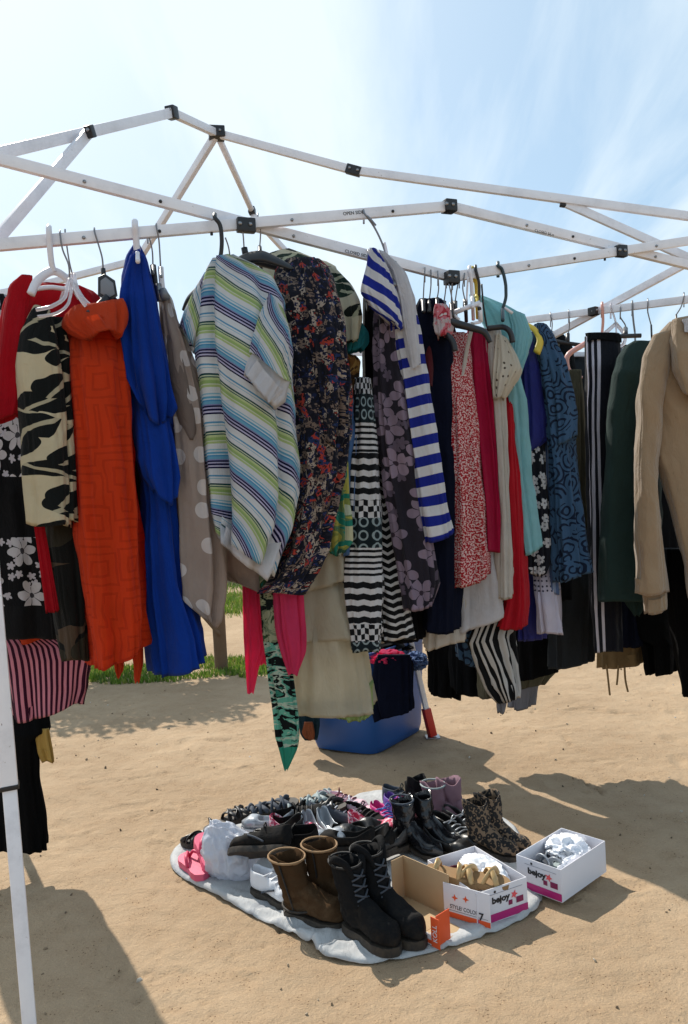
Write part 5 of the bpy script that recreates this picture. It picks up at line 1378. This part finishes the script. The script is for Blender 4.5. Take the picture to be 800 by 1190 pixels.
S('right brown suede boot of the pair, touching the black snow boot', 397, 1056, -26, 'boot', L=.245, W=.098, mats=(SUEDE, RUBB), group=GS, shaft=.18, shaft_r=(.054, .064), lean=-.12, collar=.08, toe=.07, seam=RUBB, strap=[(1.0, TRIM), (.03, RUBB)], cat='boot')
S('black snow boot with grey toe patch at the very front', 432, 1094, -48, 'boot', L=.25, W=.098, mats=(BLKM, RUBB), group=GS, shaft=.19, shaft_r=(.054, .06), lean=-.3, collar=.085, toe=.07, shaft_lace=plain('dark_grey_lace', (62, 66, 74), .7), strap=[(.98, RUBB)], cat='boot', sole_t=.03)
S('second black snow boot, between the first one and the tan shoe box', 462, 1086, -50, 'boot', L=.25, W=.098, mats=(BLKM, RUBB), group=GS, shaft=.2, shaft_r=(.054, .06), lean=-.42, collar=.085, toe=.07, shaft_lace=plain('dark_grey_lace', (62, 66, 74), .7), strap=[(.98, RUBB)], cat='boot', sole_t=.03)
S('white leather sneaker with dark sole line between white bag and brown boots', 322, 1046, -40, 'sneaker', L=.25, W=.092, mats=(WHT, RUBB, WHT), group=GS, collar=.075, toe=.05, buckle=GRYB, cat='sneaker')
S('pink flip flop nearest the rounded blanket corner', 226, 1010, 118, 'flip', L=.235, W=.09, mats=(PNKD, PNK), group=GS, sole_t=.026, cat='flip flop')
S('second pink flip flop, leaning on the white plastic bag', 241, 1000, 108, 'flip', z=.04, L=.235, W=.09, mats=(PNKD, PNK), group=GS, sole_t=.026, tilt=(8, -12), cat='flip flop')
S('black sandal behind the pink flip flops', 236, 984, 150, 'sandal', L=.23, W=.085, mats=(BLK, RUBB), group=GS, cat='sandal')
S('black trainer lying on its side across the white plastic bag', 300, 986, 158, 'sneaker', z=.165, L=.27, W=.1, mats=(BLKM, RUBB, RUBB), group=GS, tilt=(38, 10), buckle=GRYB, cat='sneaker')
S('black trainer resting behind the brown boots', 338, 984, 172, 'sneaker', z=.12, L=.25, W=.092, mats=(BLKM, RUBB, RUBB), group=GS, tilt=(-20, 4), cat='sneaker')
S('blue grey cloth sandal behind the white plastic bag', 292, 955, 8, 'sandal', z=.05, L=.25, W=.088, mats=(GRYB, RUBB), group=GS, tilt=(0, -8), cat='sandal')
S('second blue grey sandal, beside the first behind the bag', 318, 950, 18, 'sandal', z=.06, L=.25, W=.088, mats=(GRYB, RUBB), group=GS, tilt=(10, -10), cat='sandal')
S('pale grey shoe lying flat under the blue grey sandals', 312, 966, 170, 'flat', z=.05, L=.24, W=.085, mats=(SILV, WHR, GRYB), group=GS, cat='flat shoe')
S('grey strappy sandal topmost at the back of the pile', 362, 948, 12, 'sandal', z=.06, L=.25, W=.09, mats=(GRYL, RUBB), group=GS, tilt=(0, -14), cat='sandal')
S('dark strappy sandal in the middle of the pile', 376, 946, -30, 'sandal', z=.07, L=.25, W=.09, mats=(BLK, RUBB), group=GS, tilt=(6, -8), cat='sandal')
S('light grey sandal right behind the dark strappy one', 372, 938, 30, 'sandal', z=.05, L=.24, W=.085, mats=(GRYL, WHR), group=GS, tilt=(0, -6), cat='sandal')
S('pale pink mesh trainer at the back beside the blanket fold', 411, 954, -24, 'sneaker', z=.03, L=.25, W=.092, mats=(PALEP, WHR, WHT), group=GS, collar=.07, toe=.05, buckle=PNK, cat='sneaker')
S('second pale pink trainer, half hidden behind the first', 400, 946, -18, 'sneaker', z=.03, L=.25, W=.09, mats=(PALEP, WHR, MAR), group=GS, collar=.075, cat='sneaker')
S('pink flowered slip-on in front of the grey sandals', 344, 974, -20, 'flat', z=.05, L=.24, W=.09, mats=(PFLO, WHR, MAR), group=GS, cat='flat shoe')
S('white and maroon lined pump, left of its pair', 366, 978, -70, 'flat', z=.07, L=.24, W=.085, mats=(SILV, RUBB, MAR), group=GS, cat='pump')
S('white and maroon lined pump, right of its pair', 386, 974, -66, 'flat', z=.07, L=.24, W=.085, mats=(SILV, RUBB, MAR), group=GS, cat='pump')
S('black flat shoe in front of the maroon lined pumps', 402, 986, 168, 'flat', z=.075, L=.25, W=.085, mats=(BLKM, RUBB), group=GS, cat='flat shoe')
S('black flat shoe behind the snow boots', 420, 980, 160, 'flat', z=.07, L=.25, W=.085, mats=(BLK, RUBB), group=GS, cat='flat shoe')
S('red flowered flat shoe right of the black flats', 436, 970, -20, 'flat', z=.04, L=.24, W=.085, mats=(PFLO, WHR, MAR), group=GS, cat='flat shoe')
S('black flat with gold ornament beside the tan shoe box', 446, 993, -150, 'flat', z=.04, L=.24, W=.085, mats=(BLK, RUBB, GOLD), group=GS, cat='flat shoe')
S('magenta and blue running shoe nearer the camera', 450, 966, -62, 'sneaker', z=.02, L=.23, W=.085, mats=(MAG, PURP, BLUM), group=GS, collar=.075, buckle=BLUM, cat='running shoe')
S('purple running shoe behind the magenta one', 464, 955, -66, 'sneaker', z=.02, L=.23, W=.085, mats=(PURP, MAG, MAG), group=GS, collar=.075, cat='running shoe')
S('dark blue ankle shoe at the back edge of the blanket', 470, 944, -40, 'sneaker', L=.24, W=.085, mats=(GRYB, RUBB), group=GS, collar=.085, cat='ankle shoe')
S('glossy black ankle boot nearest the tan shoe box', 487, 992, -42, 'boot', L=.25, W=.085, mats=(BLKS, RUBB), group=GS, shaft=.13, shaft_r=(.048, .05), lean=-.15, heel=.035, pt=.5, collar=.07, toe=.045, strap=[(1.0, GRYB)], cat='ankle boot')
S('second glossy black ankle boot, behind the first', 510, 985, -40, 'boot', L=.25, W=.085, mats=(BLKS, RUBB), group=GS, shaft=.13, shaft_r=(.048, .05), lean=-.2, heel=.035, pt=.5, collar=.07, toe=.045, cat='ankle boot')
S('black buckled shoe beside the mauve boots', 530, 982, -48, 'sneaker', L=.25, W=.085, mats=(BLK, RUBB, SILV), group=GS, collar=.07, heel=.02, buckle=SILV, cat='buckled shoe')
S('second black buckled shoe near the leopard boots', 543, 974, -46, 'sneaker', L=.25, W=.085, mats=(BLK, RUBB, SILV), group=GS, collar=.07, heel=.02, cat='buckled shoe')
S('black high heeled shoe behind the glossy ankle boots', 500, 952, -30, 'boot', L=.24, W=.08, mats=(BLKM, RUBB), group=GS, shaft=.09, shaft_r=(.044, .046), heel=.05, pt=.6, collar=.06, toe=.04, cat='ankle boot')
S('mauve suede ankle boot, left of its pair', 524, 964, -48, 'boot', L=.25, W=.085, mats=(MAUVE, RUBB), group=GS, shaft=.14, shaft_r=(.05, .056), lean=-.25, collar=.07, toe=.05, strap=[(.98, GRYL)], cat='ankle boot')
S('mauve suede ankle boot, right of its pair', 542, 962, -48, 'boot', L=.25, W=.085, mats=(MAUVE, RUBB), group=GS, shaft=.15, shaft_r=(.05, .056), lean=-.25, collar=.07, toe=.05, cat='ankle boot')
S('leopard print ankle boot, front one of the pair', 574, 994, -34, 'boot', L=.22, W=.08, mats=(LEO, RUBB), group=GS, shaft=.15, shaft_r=(.048, .054), lean=-.16, collar=.075, toe=.05, heel=.02, cat='ankle boot')
S('leopard print ankle boot, back one of the pair', 588, 988, -32, 'boot', L=.22, W=.08, mats=(LEO, RUBB), group=GS, shaft=.16, shaft_r=(.048, .054), lean=-.14, collar=.075, toe=.05, heel=.02, cat='ankle boot')

S('black canvas trainer lying behind the black trainers, toe to the right', 352, 962, 14, 'sneaker', z=.05, L=.25, W=.092, mats=(BLKM, RUBB, RUBB), group=GS, tilt=(20, -6), cat='sneaker')
S('dark grey trainer with pale laces wedged between the grey sandals and pink shoes', 388, 958, -12, 'sneaker', z=.05, L=.25, W=.09, mats=(GRYB, RUBB, WHT), group=GS, tilt=(-14, 6), cat='sneaker')
S('black slip-on lying upside against the pale pink trainer', 412, 972, 24, 'flat', z=.06, L=.24, W=.085, mats=(BLK, RUBB, MAR), group=GS, tilt=(30, 0), cat='slip-on')
S('black loafer in front of the red flowered flat shoe', 430, 994, -160, 'flat', z=.05, L=.25, W=.088, mats=(BLKM, RUBB), group=GS, tilt=(10, 8), cat='loafer')
S('black trainer just left of the magenta running shoe', 428, 962, -40, 'sneaker', z=.03, L=.24, W=.088, mats=(BLKM, WHR, RUBB), group=GS, tilt=(12, 0), cat='sneaker')
S('dark sandal beside the white plastic bag, under the pale grey shoe', 268, 962, 30, 'sandal', z=.05, L=.24, W=.085, mats=(BLK, RUBB), group=GS, tilt=(0, -10), cat='sandal')
S('black low shoe between the pink flowered slip-on and the bag', 322, 974, -160, 'flat', z=.07, L=.25, W=.088, mats=(BLK, RUBB), group=GS, tilt=(-16, 6), cat='low shoe')
S('black strappy shoe in front of the buckled shoes', 522, 992, -42, 'flat', z=.02, L=.24, W=.085, mats=(BLK, RUBB), group=GS, cat='flat shoe')
# white plastic bag
t = NT('thin_white_plastic'); ob_ = t.obj()
nbp = t.bump(t.noise(ob_, 14, 4, .5, 1.5), .35, .012)
p_ = t.bsdf((206, 210, 220), .36, 0, nbp); tr = t.new('BsdfTranslucent'); tr.inputs[0].default_value = lin((214, 220, 230))
mx = t.new('MixShader'); mx.inputs[0].default_value = .35; t.t.links.new(p_, mx.inputs[1]); t.t.links.new(tr.outputs[0], mx.inputs[2]); BAG = t.done(mx.outputs[0])
yb_ = G(272, 1036).y+.1
bm = bmesh.new(); bmesh.ops.create_icosphere(bm, subdivisions=6, radius=1)
for v in bm.verts:
    d = v.co.normalized()
    big = noise.fractal(d*1.5+Vector((4, 1, 7)), 1, 2, 2)
    cre = -abs(noise.fractal(Vector((d.x*2.3, d.y*2.3, d.z*1.3))+Vector((1, 9, 3)), 1.2, 2.1, 2))
    fine = -abs(noise.noise(d*5+Vector((3, 3, 3))))
    r = 1+.16*big+.26*cre+.05*fine
    p = d*r; p.z = max(p.z, -.74)
    if p.z < -.4: p.x *= 1+.1*(-.4-p.z)
    t_ = smst(.1, 1.0, p.z)
    p.x = p.x*(1-.3*t_)-.3*t_; p.y *= 1-.3*t_
    if p.z > .35: p.z += .22*smst(-.2, -.75, p.x) if p.x < -.2 else 0
    v.co = p
pb = G(270, 1032)
bm.transform(Matrix.Translation((pb.x-.01, pb.y+.09, .015+.74*.12)) @ Matrix.Diagonal((.118, .11, .12, 1)))
o = from_bm('plastic_bag', bm, BAG)
tag(o, 'stuffed white plastic bag standing on the blanket beside the pink flip flops', 'plastic bag'); rebase(o)

# ================================================================== shoe boxes
CARDW = plain('white_card', (222, 220, 226), .6, vary=.06, bump=.05)
CARDI = plain('card_inside', (186, 190, 198), .75, vary=.1)
MAGC = plain('magenta_card', (176, 24, 110), .5, vary=.1); INK = plain('black_ink', (30, 28, 32), .6); MAGD = plain('dark_magenta_ink', (130, 20, 76), .55); PEACH = plain('coral_ink', (232, 84, 92), .6)
KRAFT = plain('kraft_card', (190, 160, 122), .85, vary=.12, bump=.1); ORNG = plain('orange_card', (222, 84, 34), .55, vary=.1)
PAPER = plain('white_tissue', (232, 234, 240), .7, vary=.05, bump=.2)
def star(name, c, x, y, r, mat, parent, n=5, k=.5, th=.0006):
    z = x.cross(y); bm = bmesh.new(); vs = []
    for i in range(n*2):
        a = PI*i/n; rr = r if i % 2 == 0 else r*k
        vs.append(c+x*math.cos(a)*rr+y*math.sin(a)*rr)
    f = [bm.verts.new(v+z*th) for v in vs]; b = [bm.verts.new(v-z*th) for v in vs]
    bm.faces.new(f); bm.faces.new(b[::-1])
    for i in range(len(vs)): bm.faces.new((f[i], f[(i+1) % len(vs)], b[(i+1) % len(vs)], b[i]))
    return from_bm(name, bm, mat, parent, smooth=False)
def mat_frame(c, x, y):
    z = x.cross(y); M = Matrix((x, y, z)).transposed().to_4x4(); M.translation = c; return M
def open_box(label, fr, fl, depth, H, z0=.02, side_back=None):
    x, wdt = dirn(fl, fr)            # along the front, to the right
    d = Vector((-x.y, x.x, 0))       # away from the camera
    fr = Vector((fr.x, fr.y, z0)); fl = fr-x*wdt
    e = empty('shoe_box', (fr-x*wdt/2+d*depth/2), label, 'shoe box', 'white shoe boxes')
    E = Vector(e.location); up = Vector((0, 0, 1)); th = .003
    M = mat_frame(Vector(), x, d)
    for nm, c, s in (('base', Vector((0, 0, th/2)), (wdt, depth, th)), ('front_panel', Vector((0, -depth/2+th/2, H/2+th)), (wdt, th, H)), ('back_panel', Vector((0, depth/2-th/2, H/2+th)), (wdt, th, H)),
                     ('side_panel', Vector((-wdt/2+th/2, 0, H/2+th)), (th, depth-2*th-.001, H)), ('side_panel', Vector((wdt/2-th/2, 0, H/2+th)), (th, depth-2*th-.001, H))):
        block(nm, M @ c, s, CARDW, e, rot=M.to_3x3(), bev=.0008)
    # magenta foot band and printing on the front
    f0 = M @ Vector((0, -depth/2-.0008, 0))
    def fp(u, v, o=.0): return M @ Vector((u*wdt/2, -depth/2-.0012-o, v*H+th))
    block('magenta_band', fp(0, .12), (wdt*.998, .0012, H*.23), MAGC, e, rot=M.to_3x3(), bev=.0002)
    lettering('bejoy', H*.26, mat_frame(fp(-.08, .62), x, up), INK, e, 'printed_name', sx=1.15, bold=.0012)
    star('printed_flower', fp(.46, .62, .0004), x, up, H*.13, PEACH, e, 5, .45)
    block('printed_square', fp(.3, .42), (H*.14, .0012, H*.14), MAGD, e, rot=M.to_3x3(), bev=.0002)
    block('printed_square', fp(.68, .43), (H*.26, .0012, H*.18), MAGD, e, rot=M.to_3x3(), bev=.0002)
    block('printed_line', fp(.1, .82), (wdt*.7, .0010, .0012), plain('grey_ink', (150, 148, 156), .6), e, rot=M.to_3x3(), bev=.0001)
    tube('hole', [fp(-.3, .88, -.0005), fp(-.3, .88, .0006)], .0045, INK, e, 10, smooth_pts=False)
    return e, M, E, wdt, depth
e1, M1, E1, w1, d1 = open_box('open white and magenta shoe box at the right corner, half off the blanket', G(654, 1056), G(602, 1036), .31, .115)
e2, M2, E2, w2, d2 = open_box('open white and magenta shoe box in the middle, behind the tan box', G(614, 1058, .02), G(556, 1079, .02), .30, .115)
def inbox(M, E, x, y, z): return E+(M.to_3x3() @ Vector((x, y, z)))
def stuff_(nm, lab, cat, M, E, x, y, z, size, mat, seed, **kw):
    o = crumple(nm, inbox(M, E, x, y, z), size, mat, None, seed, **kw); tag(o, lab, cat); return rebase(o)
rot1 = math.atan2(M1[1][0], M1[0][0]); rot2 = math.atan2(M2[1][0], M2[0][0])
stuff_('tissue_paper', 'crumpled white tissue paper at the back of the right shoe box', 'tissue paper', M1, E1, -.01, .06, .09, (w1*.8, .15, .09), PAPER, 11, amp=.5, freq=1.7, octs=3, sub=5, ang=60, rot=rot1)
stuff_('tissue_paper', 'crumpled white tissue paper along the right wall of the right shoe box', 'tissue paper', M1, E1, .055, -.03, .065, (w1*.28, .18, .08), PAPER, 15, amp=.45, freq=1.7, octs=3, sub=5, ang=60, rot=rot1)
def sandal_in(label, M, E, x, y, z, yaw, mats, tilt=(0, 0)):
    p = inbox(M, E, x, y, z); a = math.radians(yaw)
    return shoe(label, (p.x-math.cos(a)*.1, p.y-math.sin(a)*.1, p.z), yaw, 'sandal', L=.2, W=.075, mats=mats, group='sandals in the shoe boxes', tilt=tilt, cat='sandal')
r1d = math.degrees(rot1)
sandal_in('silver grey jewelled sandal on the left in the right shoe box', M1, E1, -.035, -.005, .05, r1d+88, (SILV, GRYB), (12, 0))
sandal_in('silver grey sandal on the right in the right shoe box', M1, E1, .02, -.005, .055, r1d+96, (SILV, GRYL), (-10, 0))
stuff_('tissue_paper', 'crumpled white tissue paper in the middle shoe box', 'tissue paper', M2, E2, .03, .0, .085, (w2*.62, .22, .11), PAPER, 21, amp=.48, freq=1.6, octs=3, sub=5, ang=60, rot=rot2)
sandal_in('brown strappy sandal in the middle shoe box', M2, E2, -.045, .04, .05, math.degrees(rot2)+85, (MAR, TANR), (0, 0))
pg = inbox(M2, E2, -.07, -.08, .122)
for lab, dx_, dy_, yw in (('gold strappy sandal lying across the rim of the middle shoe box', -.10, -.03, -22), ('second gold sandal, its toe poking past the box rim', .0, -.05, -14)):
    p = G(530 if dx_ < 0 else 556, 1018 if dx_ < 0 else 1022, .135); a = math.radians(yw)
    shoe(lab, (p.x-math.cos(a)*.11, p.y-math.sin(a)*.11, p.z), yw, 'sandal', L=.22, W=.078, mats=(GOLD, TANR), straps=((.58, .8, .03), (.8, .6, .032), (.2, .2, .03)), group='gold sandals on the shoe boxes', tilt=(8, 6), cat='sandal')

# tan box lying open on its side: inside towards the left, printed end to the right
q0, q1 = G(464, 1046, .02), G(517, 1072, .02)
x3, L3 = dirn(q0, q1); d3 = Vector((-x3.y, x3.x, 0))
tb = empty('tipped_shoe_box', ((q0+q1)/2), 'tipped over shoe box with tan inside and a white and orange printed end', 'shoe box')
tz = Vector((0, 0, 1)); 
lean = (tz*1.0+d3*(-.12)).normalized()          # standing panel leans a little toward us
H3 = .155; top3 = lean
b0 = (q0+q1)/2+d3*.04
def blk(nm, c, x, y, s, mat): return block(nm, c, s, mat, tb, rot=mat_frame(Vector(), x, y).to_3x3(), bev=.0008)
E3 = Vector(tb.location)
def T(v): return v-E3
ob1 = blk('standing_panel', T(b0+top3*H3/2), x3, d3, (L3, .003, H3), KRAFT)
blk('floor_panel', T(b0-d3*.075+tz*.004), x3, d3, (L3*.98, .145, .003), KRAFT)
blk('end_panel', T(b0-x3*(L3/2+.001)-d3*.03+top3*H3*.5), x3, d3, (.003, .06, H3*.98), KRAFT)
# printed end: faces right and a little toward the camera
pe0, pe1 = G(517, 1063, .03), G(571, 1079, .03)
xe, Le = dirn(pe0, pe1); de = Vector((-xe.y, xe.x, 0)); He = .115
ce = (pe0+pe1)/2
upe = (tz-de*.0).normalized()
def blk2(nm, u, v, s, mat, o=0.0): return block(nm, T(ce+xe*u*Le/2+upe*(v*He)-de*o+Vector((0, 0, .0))), s, mat, tb, rot=mat_frame(Vector(), xe, de).to_3x3(), bev=.0004)
blk2('printed_end', 0, .5, (Le, .003, He), CARDW)
blk2('orange_band', 0, .08, (Le*.998, .0012, He*.16), ORNG, .0022)
star('printed_mark', T(ce+xe*(-.5*Le/2)+upe*(.62*He)-de*.0022), xe, upe, .012, ORNG, tb, 4, .4)
star('printed_mark', T(ce+xe*(-.02*Le/2)+upe*(.66*He)-de*.0022), xe, upe, .012, ORNG, tb, 4, .4)
lettering('STYLE/ COLOR', .02, mat_frame(T(ce+xe*(-.12*Le/2)+upe*(.33*He)-de*.0022), xe, upe), INK, tb, 'printed_words', sx=.8)
lettering('7', .034, mat_frame(T(ce+xe*(.62*Le/2)+upe*(.26*He)-de*.0030), xe, upe), INK, tb, 'printed_number', bold=.001)
blk2('printed_line', 0, .22, (Le*.9, .0010, .001), INK, .0022)
# its lid: a shallow tray on the blanket with an orange end that reads sideways
l0, l1 = G(478, 1086, .02), G(508, 1101, .02)
xl, Ll = dirn(l0, l1); dl = Vector((-xl.y, xl.x, 0))
ld = empty('box_lid', (l0+l1)/2, 'shallow white and orange shoe box lid with an orange end before the tipped box', 'box lid')
def blk3(nm, c, s, mat, x=xl, y=dl): return block(nm, c, s, mat, ld, rot=mat_frame(Vector(), x, y).to_3x3(), bev=.0006)
blk3('front_rim', Vector((0, 0, .016)), (Ll, .003, .032), CARDW); blk3('orange_band', Vector((0, 0, .010))-dl*.0024, (Ll*.99, .0012, .012), ORNG)
blk3('tray', dl*.07+Vector((0, 0, .003)), (Ll, .135, .003), KRAFT)
blk3('orange_end', xl*(Ll/2+.004)+dl*.03+Vector((0, 0, .055)), (.003, .066, .10), ORNG)
nx = xl.cross(Vector((0, 0, 1))).normalized()
fcx = (-dl*.25-xl*.97).normalized()
oe = blk3('orange_tab', xl*(Ll/2+.002)-dl*.006+Vector((0, 0, .05)), (.036, .003, .098), ORNG)
lettering('KOLL', .026, mat_frame(xl*(Ll/2+.002)-dl*.0082+Vector((0, 0, .048)), Vector((0, 0, 1)), -xl), CARDW, ld, 'printed_words', sx=.9)
